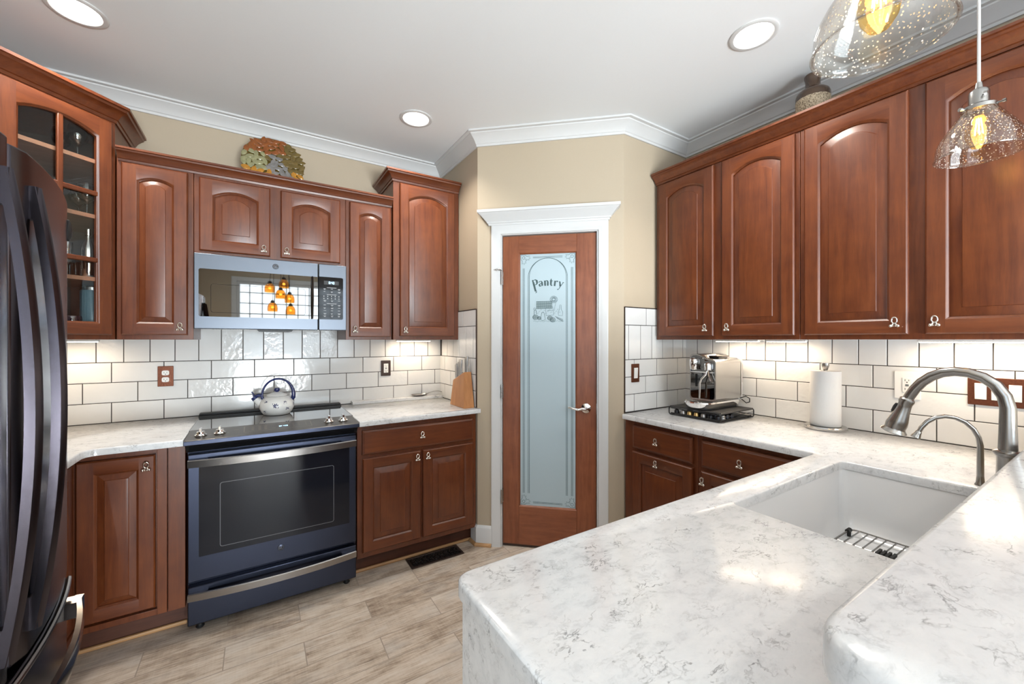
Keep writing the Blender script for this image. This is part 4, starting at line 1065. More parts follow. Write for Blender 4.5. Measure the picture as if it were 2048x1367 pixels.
# freezer grip along the curve
mb = MB(); rings = []
ya, yb = fy0 + 0.10, fy1 - 0.10
for i in range(29):
    t = i / 28; y = ya + (yb - ya) * t; xo = fx(y) + 0.027 + 0.024 * (1 - (2 * t - 1) ** 2)
    rings.append([(LX(xo), LY(y), 0.668), (LX(xo + 0.003), LY(y), 0.688), (LX(xo), LY(y), 0.709), (LX(xo - 0.010), LY(y), 0.709), (LX(xo - 0.010), LY(y), 0.668)])
mb.loft(rings, True, True, True)
for y in (ya, yb - 0.040): mb.box(LX(fx(y) - 0.006), LX(fx(y) + 0.026), LY(y), LY(y + 0.040), 0.669, 0.708)
mb.build('handle', M['darkchrome'], fz, ang=30)
mb = MB(); mb.tube([(LX(fx(y) + 0.004), LY(y), 0.741) for y in [fy0 + 0.04 + (fy1 - fy0 - 0.10) * i / 20 for i in range(21)]], 0.0055, 8); mb.build('top_trim', M['steel'], fz)
MB().box(LX(-3.10), LX(-3.02), 0.02, fy1 - fy0 - 0.02, 0.0, 0.05).build('grille', M['black'], rf, bevel=0.003)
MB().box(LX(-3.12), LX(-3.05), fy1 - fy0 - 0.09, fy1 - fy0 - 0.02, 1.745, 1.765).box(LX(-3.12), LX(-3.05), 0.02, 0.09, 1.745, 1.765).build('hinge_cover', M['black'], rf, bevel=0.003)
o = MB().lathe([(0.013, 0), (0.013, 0.004), (0.008, 0.008), (0.0005, 0.009)], (0, 0, 0), 16, True, True)
for v in o.bm.verts: a, b, c = v.co; v.co = (c, a * 0.8, b * 2.2)
tag(o.build('magnet', M['black'], None, (-3.0070, -1.512, 1.662)), 'small black oval magnet on the fridge door edge', 'magnet')

# ------------------------------------------------------------ sink, grid, faucets
sk = thing('sink', 'white fireclay undermount sink', 'sink', ((SX0 + SX1) / 2, (SY0 + SY1) / 2, 0.884))
hw, hd = (SX1 - SX0) / 2 + 0.002, (SY1 - SY0) / 2 + 0.002
def rr_(d, z, r): return [(x, y, z) for x, y in rounded([(-hw + d, -hd + d), (hw - d, -hd + d), (hw - d, hd - d), (-hw + d, hd - d)], [r] * 4, 6)]
MB().loft([rr_(-0.02, -0.001, 0.03), rr_(0.0, -0.001, 0.022), rr_(0.001, -0.006, 0.024), rr_(0.010, -0.16, 0.04), rr_(0.016, -0.20, 0.05), rr_(0.034, -0.222, 0.06), rr_(0.06, -0.226, 0.06)], True, False, True).loft([rr_(-0.02, -0.001, 0.03), rr_(-0.012, -0.18, 0.04), rr_(0.0, -0.245, 0.05)], True, False, True).build('basin', M['sink'], sk, ang=50)
MB().lathe([(0.043, 0.001), (0.043, 0.004), (0.034, 0.005), (0.030, 0.0015), (0.0005, 0.001)], (0, 0, -0.2265), 24, False, True).build('drain', M['steel'], sk)
gx, gy, gzz = hw - 0.045, hd - 0.045, 0.684
gd_ = thing('sink_grid', 'stainless wire grid with black bumpers lying in the sink', 'sink grid', ((SX0 + SX1) / 2, (SY0 + SY1) / 2, gzz))
mb = MB(); mb.tube([(x, y, 0.0) for x, y in rounded([(-gx, -gy), (gx, -gy), (gx, gy), (-gx, gy)], [0.03] * 4, 5)] + [(-gx, -gy + 0.03 - 0.03, 0)][:0], 0.003, 8)
mb.tube([(-gx, -gy + 0.03, 0), (-gx, gy - 0.03, 0)], 0.003, 8); mb.build('frame_rod', M['wire'], gd_)
for k in range(1, 11):
    y = -gy + 2 * gy * k / 11; MB().tube([(-gx, y, 0), (gx, y, 0)], 0.0023, 6).build('rod', M['wire'], gd_)
for k in (0.2, 0.4, 0.6, 0.8): MB().tube([(-gx + 2 * gx * k, -gy, -0.004), (-gx + 2 * gx * k, gy, -0.004)], 0.0025, 6).build('cross_rod', M['wire'], gd_)
for sx in (-1, 1):
    for sy in (-1, 1):
        MB().tube([(sx * (gx - 0.012), sy * gy, 0.0), (sx * (gx - 0.036), sy * gy, 0.0)], 0.0075, 10).tube([(sx * (gx - 0.02), sy * gy, 0), (sx * (gx - 0.02), sy * gy, -0.021)], 0.006, 8).build('bumper', M['rubber'], gd_)
mb = MB()
for k in range(4): mb.box(gx - 0.150, gx - 0.105, -0.015 + k * 0.012, -0.008 + k * 0.012, -0.006, 0.005)
mb.build('centre_pad', M['rubber'], gd_)

fc = thing('kitchen_faucet', 'brushed nickel gooseneck pull-down faucet beside the sink', 'faucet', (-0.85, -2.848, ZC))
FZ = lambda z: z - ZC
mb = MB().lathe([(0.028, 0), (0.028, 0.006), (0.024, 0.012), (0.0215, 0.10), (0.021, 0.135), (0.0225, 0.142)], (0, 0, 0), 28, True, True)
mb.build('base', M['nickel'], fc)
MB().lathe([(0.0215, 0), (0.027, 0.006), (0.0285, 0.011), (0.027, 0.015), (0.0185, 0.019)], (0, 0, FZ(1.052)), 28, True, True).build('collar', M['nickel'], fc)
path = [(0, 0, FZ(1.068)), (0, 0, FZ(1.13)), (0, 0.0, FZ(1.185))]
arc = [(0.006, 1.216), (0.022, 1.2455), (0.045, 1.265), (0.072, 1.2755), (0.099, 1.2775), (0.125, 1.272), (0.148, 1.259), (0.168, 1.240), (0.184, 1.217), (0.196, 1.194), (0.2005, 1.184)]
path += [(0, a, FZ(b)) for a, b in arc]
rad = [0.0185, 0.0168, 0.0158] + [0.0152, 0.0145, 0.014, 0.0138, 0.0138, 0.0138, 0.0138, 0.0138, 0.0138, 0.0138, 0.0138]
MB().tube(path, rad, 20).build('gooseneck', M['nickel'], fc)
# spray head along the end direction
p0 = Vector((0, 0.2005, FZ(1.184))); dirv = Vector((0, 0.033, -0.105)).normalized()
def along(mb, prof, p0, d, n=24):
    q = Vector((0, 0, 1)).rotation_difference(d).to_matrix().to_4x4(); q.translation = p0
    mb.T = q; mb.lathe(prof, (0, 0, 0), n, True, True); mb.T = None; return mb
mb = MB(); along(mb, [(0.0142, -0.004), (0.0185, 0.000), (0.0192, 0.008), (0.0170, 0.016), (0.0172, 0.026), (0.0200, 0.048), (0.0245, 0.070), (0.0268, 0.086), (0.0255, 0.097), (0.0262, 0.101), (0.0318, 0.108), (0.0330, 0.1105), (0.0300, 0.113), (0.018, 0.1135)], p0, dirv)
hd_ = mb.build('spray_head', M['nickel'], fc)
mb = MB(); along(mb, [(0.0001, 0), (0.006, 0.002), (0.008, 0.012), (0.007, 0.030), (0.0001, 0.036)], p0 + dirv * 0.022 + Vector((0, 0.0150, 0.006)), (dirv + Vector((0, 0.09, 0))).normalized(), 10); mb.build('button', M['rubber'], hd_)
mb = MB().tube([(0.020, 0, 0.075), (0.045, 0, 0.080), (0.062, 0, 0.10), (0.072, 0, 0.135)], [0.010, 0.009, 0.0065, 0.006], 12); mb.build('lever', M['nickel'], fc)

ff_ = thing('filter_faucet', 'small brushed nickel filtered water faucet in front of the big faucet', 'faucet', (-0.66, -2.770, ZC))
dv = Vector((-0.5, 0.87, 0)).normalized()
MB().lathe([(0.013, 0), (0.013, 0.003), (0.010, 0.008), (0.0085, 0.03)], (0, 0, 0), 20, True, True).build('base', M['nickel'], ff_)
pts = [(0, 0.02), (0, 0.07), (0, 0.125), (0.004, 0.150), (0.015, 0.175), (0.033, 0.195), (0.056, 0.207), (0.080, 0.2095), (0.103, 0.203), (0.122, 0.188), (0.136, 0.168), (0.143, 0.152)]
MB().tube([dv * a + Vector((0, 0, b)) for a, b in pts], [0.0085, 0.0083, 0.0075] + [0.0068] * 9, 14).build('gooseneck', M['nickel'], ff_)
mb = MB(); along(mb, [(0.0068, -0.002), (0.0085, 0.001), (0.0090, 0.006), (0.0125, 0.018), (0.0135, 0.0205), (0.012, 0.022), (0.005, 0.022)], dv * 0.1425 + Vector((0, 0, 0.153)), (dv * 0.40 + Vector((0, 0, -0.92))).normalized(), 18)
mb.build('tip', M['nickel'], ff_)

# ------------------------------------------------------------ capsule rack and coffee machine
rk = thing('capsule_rack', 'black wire capsule drawer rack below the coffee machine', 'rack', (-0.447, -1.478, ZC))
# local: +x world x (towards the wall), -y away from the pantry
RX, RY = 0.345, 0.328
MB().box(0.012, RX, -RY + 0.004, -0.004, 0.0505, 0.0550).build('top', M['black'], rk, bevel=0.0015)
mb = MB()
def wireloop(y):
    p = rounded([(0.004, 0.004), (RX, 0.004), (RX, 0.0515), (0.004, 0.0515)], [0.016] * 4, 5)
    mb.tube([(a, y, b) for a, b in p] + [(p[0][0], y, p[0][1])], 0.0030, 8)
def frontloop(x):
    p = rounded([(-RY, 0.004), (0, 0.004), (0, 0.0515), (-RY, 0.0515)], [0.014] * 4, 5)
    mb.tube([(x, a, b) for a, b in p] + [(x, p[0][0], p[0][1])], 0.0030, 8)
wireloop(-0.002); wireloop(-RY + 0.002); frontloop(0.004); frontloop(RX - 0.002)
for z in (0.020, 0.036): mb.tube([(0.02, -RY + 0.002, z + 0.012), (RX, -RY + 0.002, z + 0.012)], 0.0016, 6)
mb.build('frame', M['black'], rk)
mb = MB().box(0.010, RX - 0.01, -RY + 0.010, -0.010, 0.008, 0.0105)
mb.box(0.006, 0.009, -RY + 0.010, -0.010, 0.008, 0.016).box(0.006, 0.009, -RY + 0.010, -0.010, 0.040, 0.045)
mb.box(0.010, RX - 0.01, -RY + 0.010, -RY + 0.013, 0.008, 0.014)
mb.build('drawer', M['black'], rk, bevel=0.001)
for a in (0.02, RX - 0.02):
    for b in (-0.02, -RY + 0.02): MB().lathe([(0.007, 0), (0.007, 0.006)], (a, b, 0), 10, True, True).build('foot', M['rubber'], rk)
CAPC = [simple('capsule_' + n, c, 0.3, 0.85, nscale=40, var=0.1) for n, c in (('black', (0.04, 0.04, 0.045)), ('gold', (0.75, 0.50, 0.20)), ('silver', (0.45, 0.43, 0.42)))]
proto = {}
def capsule(i, x, y, kind, label):
    key = kind
    if key not in proto:
        mb = MB().lathe([(0.0185, 0), (0.0185, 0.001), (0.0150, 0.002), (0.0138, 0.016), (0.0115, 0.022), (0.004, 0.026), (0.0004, 0.026)], (0, 0, 0), 18, True, True)
        proto[key] = mb.build('coffee_capsule', CAPC[kind]); o = proto[key]
    else:
        o = proto[key].copy(); COL.objects.link(o)
    o.location = (x, y, ZC + 0.0106)
    tag(o, label, 'capsule', 'coffee capsules in the rack')
ci = 0
for r_ in range(4):
    for c_ in range(7):
        if r_ > 0 and c_ < 4 and r_ < 3: continue
        k = 1 if (r_ == 0 and c_ in (3, 2)) else (2 if (c_ + r_) % 3 == 1 else 0)
        lab = {0: 'black coffee capsule standing in the rack drawer', 1: 'gold coffee capsule at the front of the rack drawer', 2: 'silver coffee capsule standing in the rack drawer'}[k]
        capsule(ci, -0.447 + 0.032 + 0.043 * r_, -1.478 - 0.034 - 0.0435 * c_, k, lab); ci += 1

cm = thing('coffee_machine', 'polished steel capsule coffee machine on the black rack', 'coffee machine', (0, -1.562, ZC + 0.0552), -PI / 2)
cw = 0.168
prof = rounded([(0.004, 0.045), (cw, 0.045), (cw, 0.287), (0.098, 0.292), (0.074, 0.315), (0.004, 0.322)], [0.02, 0.02, 0.022, 0.03, 0.03, 0.035], 7)
MB().prism([(a, b) for a, b in prof], -0.365, -0.105, 'y').build('body', M['steel'], cm, bevel=0.006, seg=3)
ip = [(a * 0.90 + cw * 0.05, b * 0.93 + 0.0135) for a, b in prof]
MB().prism(ip, -0.3675, -0.366, 'y').build('front_panel', M['mirrgl'], cm, bevel=0.0005)
MB().prism([(a, b) for a, b in inset(prof, 0.012)], -0.12, -0.075, 'y').box(0.012, cw - 0.012, -0.118, -0.062, 0.04, 0.295).build('water_tank', simple('smoky_tank', (0.45, 0.46, 0.47), 0.1, nscale=20, var=0.05), cm, bevel=0.006)
MB().box(0.058, 0.138, -0.30, -0.18, 0.302, 0.3075).build('cup_warmer', M['darkbr'], cm, bevel=0.003)
MB().box(0.10, 0.140, -0.29, -0.20, 0.285, 0.2985).build('lid_slot', M['black'], cm, bevel=0.002)
tr = [(a, b) for a, b in rounded([(0.0, -0.10), (0.0, -0.455), (cw, -0.455), (cw, -0.10)], [0.03, 0.075, 0.075, 0.03], 9)]
mb = MB(); mb.prism(inset(tr, 0.012), 0.0, 0.016); mb.build('base', M['black'], cm, bevel=0.003)
mb = MB(); T_ = lambda d, z: [(a, b, z) for a, b in inset(tr, d)]
mb.loft([T_(0.010, 0.010), T_(0.001, 0.022), T_(-0.003, 0.036), T_(0.000, 0.043), T_(0.006, 0.046), T_(0.012, 0.044)], True, True, True); mb.build('drip_tray', M['chrome'], cm, ang=30)
mb = MB().lathe([(0.020, 0), (0.023, 0.004), (0.023, 0.016), (0.026, 0.020), (0.026, 0.050), (0.023, 0.062), (0.012, 0.069), (0.0005, 0.070)], (0.040, -0.376, 0.225), 22, True, True); mb.build('brew_head', M['chrome'], cm)
mb = MB().lathe([(0.012, 0), (0.020, 0.004), (0.021, 0.030), (0.018, 0.043), (0.008, 0.049), (0.0005, 0.050)], (0.128, -0.378, 0.222), 20, True, True); mb.build('steam_dial', M['chrome'], cm)
MB().box(0.012, cw - 0.012, -0.374, -0.366, 0.209, 0.216).build('rail', M['chrome'], cm, bevel=0.001)
MB().tube([(0.125, -0.382, 0.222), (0.122, -0.388, 0.20), (0.100, -0.396, 0.175), (0.092, -0.398, 0.150), (0.090, -0.400, 0.060)], [0.006, 0.006, 0.0055, 0.0055, 0.005], 10).tube([(0.132, -0.382, 0.222), (0.140, -0.385, 0.19), (0.150, -0.384, 0.165)], 0.004, 8).build('milk_wand', M['chrome'], cm)
MB().box(0.042, 0.056, -0.370, -0.3675, 0.125, 0.200).build('level_window', M['blackgl'], cm, bevel=0.003)
MB().tube([(cw - 0.015, -0.09, 0.045), (cw + 0.012, -0.07, 0.06), (cw + 0.022, -0.045, 0.045), (cw + 0.014, -0.030, 0.022), (cw - 0.01, -0.022, 0.012), (cw - 0.05, -0.020, 0.04), (cw - 0.07, -0.018, 0.15)], 0.003, 8).build('power_cord', M['rubber'], cm)

# ------------------------------------------------------------ paper towel
pt = thing('paper_towel_holder', 'brushed steel paper towel stand on the sink counter', 'holder', (-0.108, -2.162, ZC))
MB().lathe([(0.086, 0), (0.089, 0.004), (0.090, 0.012), (0.086, 0.018), (0.0005, 0.019)], (0, 0, 0), 40, True, True).build('base', M['steel'], pt)
MB().tube([(0, 0, 0.018), (0, 0, 0.305)], 0.008, 14).build('pole', M['steel'], pt)
MB().lathe([(0.0085, 0.300), (0.011, 0.306), (0.0165, 0.325), (0.0168, 0.337), (0.0005, 0.3375)], (0, 0, 0), 24, True, True).build('finial', M['steel'], pt)
o = MB().lathe([(0.021, 0.0), (0.0635, 0.0), (0.0650, 0.002), (0.0650, 0.276), (0.0635, 0.278), (0.021, 0.278), (0.021, 0.0)], (0, 0, 0), 48).build('paper_towel_roll', M['paper'], None, (-0.108, -2.162, ZC + 0.0195))
tag(o, 'white roll of paper towels on its steel stand', 'paper towel')

# ------------------------------------------------------------ kettle
kt = thing('tea_kettle', 'white enamel kettle with blue flowers and cobalt handle on the range', 'kettle', (-2.478, -0.208, 0.9188), -0.12)
MB().lathe([(0.062, 0), (0.070, 0.002), (0.082, 0.018), (0.093, 0.042), (0.0945, 0.058), (0.088, 0.080), (0.074, 0.098), (0.062, 0.107), (0.056, 0.110)], (0, 0, 0), 44, True, True).build('body', M['enamel'], kt)
ld_ = MB().lathe([(0.057, 0.109), (0.058, 0.112), (0.054, 0.117), (0.038, 0.127), (0.018, 0.133), (0.010, 0.135)], (0, 0, 0), 36, True, True).build('lid', M['enamel'], kt)
MB().lathe([(0.009, 0.133), (0.010, 0.137), (0.015, 0.142), (0.017, 0.150), (0.014, 0.158), (0.006, 0.161), (0.0005, 0.1615)], (0, 0, 0), 20, True, True).build('lid_knob', M['blue'], ld_)
MB().tube([(0.0571 * math.cos(a), 0.0571 * math.sin(a), 0.1115) for a in [2 * PI * i / 36 for i in range(37)]], 0.0012, 6).build('lid_rim', M['black'], ld_)
sp_ = MB().tube([(-0.066, 0, 0.058), (-0.090, 0, 0.074), (-0.108, 0, 0.092), (-0.116, 0, 0.101)], [0.030, 0.022, 0.0165, 0.0155], 16).build('spout', M['enamel'], kt)
mb = MB().tube([(-0.112, 0, 0.096), (-0.124, 0, 0.110)], [0.0175, 0.015], 14).tube([(-0.118, 0, 0.110), (-0.096, 0, 0.118), (-0.078, 0, 0.115)], [0.011, 0.010, 0.009], 10).tube([(-0.120, 0, 0.112), (-0.124, 0, 0.132), (-0.132, 0, 0.142)], [0.006, 0.0045, 0.0035], 8)
mb.build('whistle', M['blue'], sp_)
pts = []
for i in range(21):
    a = PI - PI * 1.04 * i / 20
    pts.append((0.006 + 0.0835 * math.cos(a), 0, 0.116 + 0.098 * max(-0.2, math.sin(a)) ** 1 if i < 20 else 0.104))
mb = MB().tube(pts, [0.0062] * 14 + [0.007, 0.008, 0.009, 0.010, 0.011, 0.0115, 0.011], 12)
mb.tube([(0.0895, 0, 0.118), (0.088, 0, 0.098), (0.080, 0, 0.085)], [0.0115, 0.013, 0.010], 12).tube([(-0.0775, 0, 0.12), (-0.078, 0, 0.105), (-0.072, 0, 0.092)], [0.0062, 0.008, 0.008], 12)
mb.build('handle', M['blue'], kt)
bp_ = [(0.070, 0.002), (0.082, 0.018), (0.093, 0.042), (0.0945, 0.058), (0.088, 0.080), (0.074, 0.098)]
def kr(z):
    for (r0, z0), (r1, z1) in zip(bp_, bp_[1:]):
        if z0 <= z <= z1: return r0 + (r1 - r0) * (z - z0) / (z1 - z0)
    return 0.07
mb = MB(); rs = random.Random(11)
def petal(th, z, an, L_, W2):
    vs = []
    for k in range(9):
        q = 2 * PI * k / 9; u = L_ * math.cos(q); w2 = W2 * math.sin(q)
        a, b = u * math.cos(an) - w2 * math.sin(an), u * math.sin(an) + w2 * math.cos(an)
        zz = z + b; r = kr(zz) + 0.0009; t2 = th + a / 0.09
        vs.append(mb.v((r * math.sin(t2), -r * math.cos(t2), zz)))
    mb.f(vs)
for th, z, sc in ((0.02, 0.062, 1.0), (-0.62, 0.082, 0.62), (-0.72, 0.026, 0.62), (0.72, 0.036, 0.8), (0.6, 0.078, 0.6), (1.35, 0.06, 0.9), (-1.3, 0.055, 0.8)):
    for k in range(7 if sc > 0.9 else 4):
        an = 2 * PI * k / 7 + 0.3
        petal(th + 0.10 * sc * math.cos(an), z + 0.009 * sc * math.sin(an), an, 0.0058 * sc, 0.0030 * sc)
    for k in range(5):
        petal(th + sc * rs.uniform(-0.22, 0.22), z + sc * rs.uniform(-0.016, 0.018), rs.uniform(0, PI), 0.0042 * sc, 0.0016 * sc)
mb.build('painted_flowers', M['blue'], kt, smooth=False)

# ------------------------------------------------------------ knife block and knives
kb = thing('knife_block', 'wooden knife block standing against the pantry wall', 'knife block', (-1.340, -0.40, ZC))
# local x = 0 is the wall side; side profile in y-z
def kbp(x, sc): return [(x, 0.0, 0), (x, -0.228, 0), (x * sc - 0.006, -0.190, 0.240), (x * sc - 0.006, -0.012, 0.175)]
MB().loft([kbp(-0.004, 1.0), [(-0.082, 0.0, 0), (-0.082, -0.228, 0), (-0.064, -0.190, 0.240), (-0.064, -0.012, 0.175)]], True, True, True).build('body', M['block'], kb, bevel=0.003)
KN = [(-0.030, -0.170, 0.112), (-0.030, -0.150, 0.108), (-0.052, -0.122, 0.105), (-0.052, -0.102, 0.115), (-0.050, -0.075, 0.105), (-0.054, -0.055, 0.100), (-0.052, -0.036, 0.098)]
KLAB = ['steel knife handle nearest the front of the knife block', 'second steel knife handle from the front of the block', 'third steel knife handle from the front of the block', 'fourth steel knife handle from the front of the block', 'third steel knife handle from the back of the block', 'second steel knife handle from the back of the block', 'short steel knife handle at the back of the block']
for (x, y, L_), lb in zip(KN, KLAB):
    zt = 0.175 + (y + 0.012) / (-0.178) * 0.065
    t = thing('knife', lb, 'knife', (-1.340 + x, -0.40 + y, ZC + zt), 0, 'knives in the block')
    mb = MB(); s_ = lambda z, a, b, dy=0: [(p, q + dy, z) for p, q in rounded([(-a, -b), (a, -b), (a, b), (-a, b)], [0.003] * 4, 3)]
    mb.loft([s_(0.006, 0.0055, 0.009), s_(0.02, 0.0050, 0.0075), s_(L_ * 0.6, 0.0058, 0.0085), s_(L_ * 0.95, 0.0065, 0.0105), s_(L_, 0.006, 0.0095)], True, True, True); mb.build('handle', M['knife'], t)
    MB().box(-0.0012, 0.0012, -0.010, 0.010, 0.0003, 0.012).build('blade', M['chrome'], t, smooth=False)

# ------------------------------------------------------------ spoon rest on the ledge
sr = MB(); rings = []
for d, z in ((1.0, 0.011), (0.97, 0.013), (0.90, 0.009), (0.6, 0.004), (0.2, 0.0025), (0.02, 0.0025)):
    rings.append([(0.056 * d * math.cos(a), 0.030 * d * math.sin(a), z) for a in [2 * PI * i / 28 for i in range(28)]])
sr.loft(rings, True, False, True)
sr.loft([[(0.056 * d * math.cos(a), 0.030 * d * math.sin(a), z) for a in [2 * PI * i / 28 for i in range(28)]] for d, z in ((1.0, 0.011), (0.9, 0.006), (0.5, 0.0005), (0.02, 0.0002))], True, False, True)
sr.tube([(0.050, 0.0, 0.0115), (0.075, 0.0, 0.018), (0.105, 0, 0.0225), (0.135, 0, 0.022), (0.158, 0, 0.016)], [0.008, 0.0055, 0.005, 0.006, 0.0065], 10, True, (0.35, 1.3))
for v in sr.bm.verts: v.co.x *= 1.15; v.co.z *= 1.35
o = sr.build('spoon_rest', M['knife'], None, (-1.520, -0.039, 0.9362), 0.0); tag(o, 'brushed steel spoon-shaped rest lying on the quartz ledge', 'spoon rest')

# ------------------------------------------------------------ outlets and switches
def plate(name, label, cat, loc, rz, w_, h_, m, kind):
    """wall plate; local -y is the room side, origin at its centre on the tile"""
    r = thing(name, label, cat, loc, rz)
    ops = []
    MB().prism(rrect(-w_ / 2, w_ / 2, -h_ / 2, h_ / 2, 0.003, 3), -0.006, 0.0, 'y').build('plate', m, r, bevel=0.0015)
    def slots(z, o):
        mb = MB()
        mb.box(-0.0075, -0.0055, -0.0097, -0.0085, z - 0.002, z + 0.006).box(0.0055, 0.0075, -0.0097, -0.0085, z - 0.001, z + 0.005)
        mb.prism([(0.0025 * math.cos(a), z - 0.0075 + 0.0025 * math.sin(a)) for a in [2 * PI * i / 10 for i in range(10)]], -0.0097, -0.0085, 'y')
        mb.build('slots', M['black'], o, smooth=False)
    if kind == 'duplex':
        for z in (0.0195, -0.0195):
            o = MB().prism(rrect(-0.0165, 0.0165, z - 0.0140, z + 0.0140, 0.010, 5), -0.009, -0.005, 'y').build('receptacle', M['white'], r); slots(z, o)
    elif kind in ('gfci', 'gfci_white'):
        o = MB().prism(rrect(-0.0165, 0.0165, -0.0335, 0.0335, 0.002, 3), -0.009, -0.005, 'y').build('receptacle', M['white'], r, bevel=0.0008)
        slots(0.021, o); slots(-0.020, o)
        MB().box(-0.006, 0.006, -0.0096, -0.0088, 0.0005, 0.004).build('button', M['etch'], o, smooth=False); MB().box(-0.006, 0.006, -0.0096, -0.0088, -0.0045, -0.001).build('button', M['black'], o, smooth=False)
    else:
        n = kind
        for k in range(n):
            xx = (k - (n - 1) / 2) * 0.046
            mb = MB(); a = [(xx - 0.0165, -0.0335), (xx + 0.0165, -0.0335), (xx + 0.0165, 0.0335), (xx - 0.0165, 0.0335)]
            mb.loft([[(p, -0.005, q) for p, q in a], [(p, -0.0085 if q < 0 else -0.0115, q) for p, q in a]], True, True, True); mb.build('rocker', M['white'], r, bevel=0.0008)
    return r
plate('outlet', 'copper duplex outlet on the tile left of the range', 'outlet', (-3.029, -0.0072, 1.160), 0, 0.071, 0.117, M['bronze'], 'duplex')
plate('outlet', 'dark bronze outlet on the tile right of the range', 'outlet', (-1.769, -0.0072, 1.160), 0, 0.071, 0.115, M['darkbr'], 'gfci')
plate('light_switch', 'bronze light switch on the tiled wall left of the coffee machine', 'switch', (-0.536, YR - 0.0072, 1.159), 0, 0.071, 0.117, M['bronze'], 1)
plate('outlet', 'copper outlet plate half hidden behind the coffee machine', 'outlet', (-0.0072, -1.655, 1.163), -PI / 2, 0.071, 0.117, M['bronze'], 'gfci')
plate('outlet', 'white outlet on the tile behind the gooseneck faucet', 'outlet', (-0.0072, -2.448, 1.159), -PI / 2, 0.090, 0.128, M['white'], 'gfci_white')
plate('light_switch', 'wide hammered copper triple switch plate right of the faucet', 'switch', (-0.0072, -2.720, 1.155), -PI / 2, 0.166, 0.116, M['bronze'], 3)

# ------------------------------------------------------------ leaf plate and vase on the cabinets
lp = thing('decorative_plate', 'round amber and pewter leaf plate leaning on the wall above the cabinets', 'plate', (-2.494, -0.135, 2.301))
tilt = 0.24
mb = MB(); mb.T = Matrix.Translation((0, 0, 0.171)) @ Matrix.Rotation(-tilt, 4, 'X')
mb.lathe([(0.0005, 0.016), (0.06, 0.014), (0.13, 0.004), (0.168, -0.006), (0.170, -0.002), (0.13, 0.009), (0.06, 0.019), (0.0005, 0.021)], (0, 0, 0), 56, True, True, 'y'); mb.T = None
mb.build('dish', LEAF[4], lp)
rs = random.Random(21); lm = MB(); lm.T = Matrix.Translation((0, 0, 0.171)) @ Matrix.Rotation(-tilt, 4, 'X')
ring_n = [(0.155, 30), (0.128, 25), (0.100, 19), (0.072, 13), (0.044, 8), (0.012, 3)]
for rr0, n in ring_n:
    for k in range(n):
        a = 2 * PI * (k + rs.uniform(-0.2, 0.2)) / n; r0 = rr0 + rs.uniform(-0.005, 0.005)
        x, z = r0 * math.cos(a), r0 * math.sin(a)
        an = rs.uniform(0, 2 * PI); L_ = rs.uniform(0.024, 0.032); W2 = rs.uniform(0.0125, 0.017)
        if z > 0.06 and x < 0.07: lm.mi = 0
        elif x < -0.045 and z > -0.06: lm.mi = 1
        elif abs(x - 0.02 - 0.0) < 0.05 + max(0, -z) * 0.3 and abs(z + x * 0.75) < 0.065: lm.mi = 2
        elif z < -0.04 or x < -0.10: lm.mi = 3
        else: lm.mi = 4
        def q(u, v, h):
            yy = -(0.006 + h) + 0.010 * (1 - (r0 / 0.17) ** 2)
            return lm.v((x + u * math.cos(an) - v * math.sin(an), yy - 0.004, z + u * math.sin(an) + v * math.cos(an)))
        N_ = 6
        mid = [q(L_ * (2 * i / N_ - 1), 0, 0.0022 * math.sin(PI * i / N_)) for i in range(N_ + 1)]
        for sg in (-1, 1):
            ed = [q(L_ * (2 * i / N_ - 1), sg * W2 * math.sin(PI * i / N_) ** 0.8, 0.0004) for i in range(1, N_)]
            md = [q(L_ * (2 * i / N_ - 1), sg * W2 * 0.5 * math.sin(PI * i / N_), 0.0050 * math.sin(PI * i / N_)) for i in range(1, N_)]
            E_ = [mid[0]] + ed + [mid[-1]]; D_ = [mid[0]] + md + [mid[-1]]
            for i in range(N_):
                for A1, B1 in ((mid, D_), (D_, E_)):
                    vs = []
                    for vv in (A1[i], A1[i + 1], B1[i + 1], B1[i]):
                        if vv not in vs: vs.append(vv)
                    if len(vs) >= 3: lm.f(vs)
lm.T = None
lm.build('leaf_relief', LEAF, lp, ang=60)
vs_ = thing('vase', 'brown glazed stoneware vase with speckled lower half on the sink wall cabinets', 'vase', (-0.20, -2.142, 2.4265))
MB().lathe([(0.052, 0), (0.062, 0.010), (0.069, 0.05), (0.0725, 0.10), (0.0735, 0.155)], (0, 0, 0), 40, True, False).build('body', M['speckle'], vs_)
MB().lathe([(0.0735, 0.155), (0.0738, 0.175), (0.069, 0.190), (0.055, 0.203), (0.038, 0.211), (0.0325, 0.220), (0.0315, 0.245), (0.0335, 0.258), (0.0365, 0.268), (0.0365, 0.278), (0.033, 0.282), (0.027, 0.279), (0.026, 0.22)], (0, 0, 0), 40, False, True).build('neck', M['vasebr'], vs_)

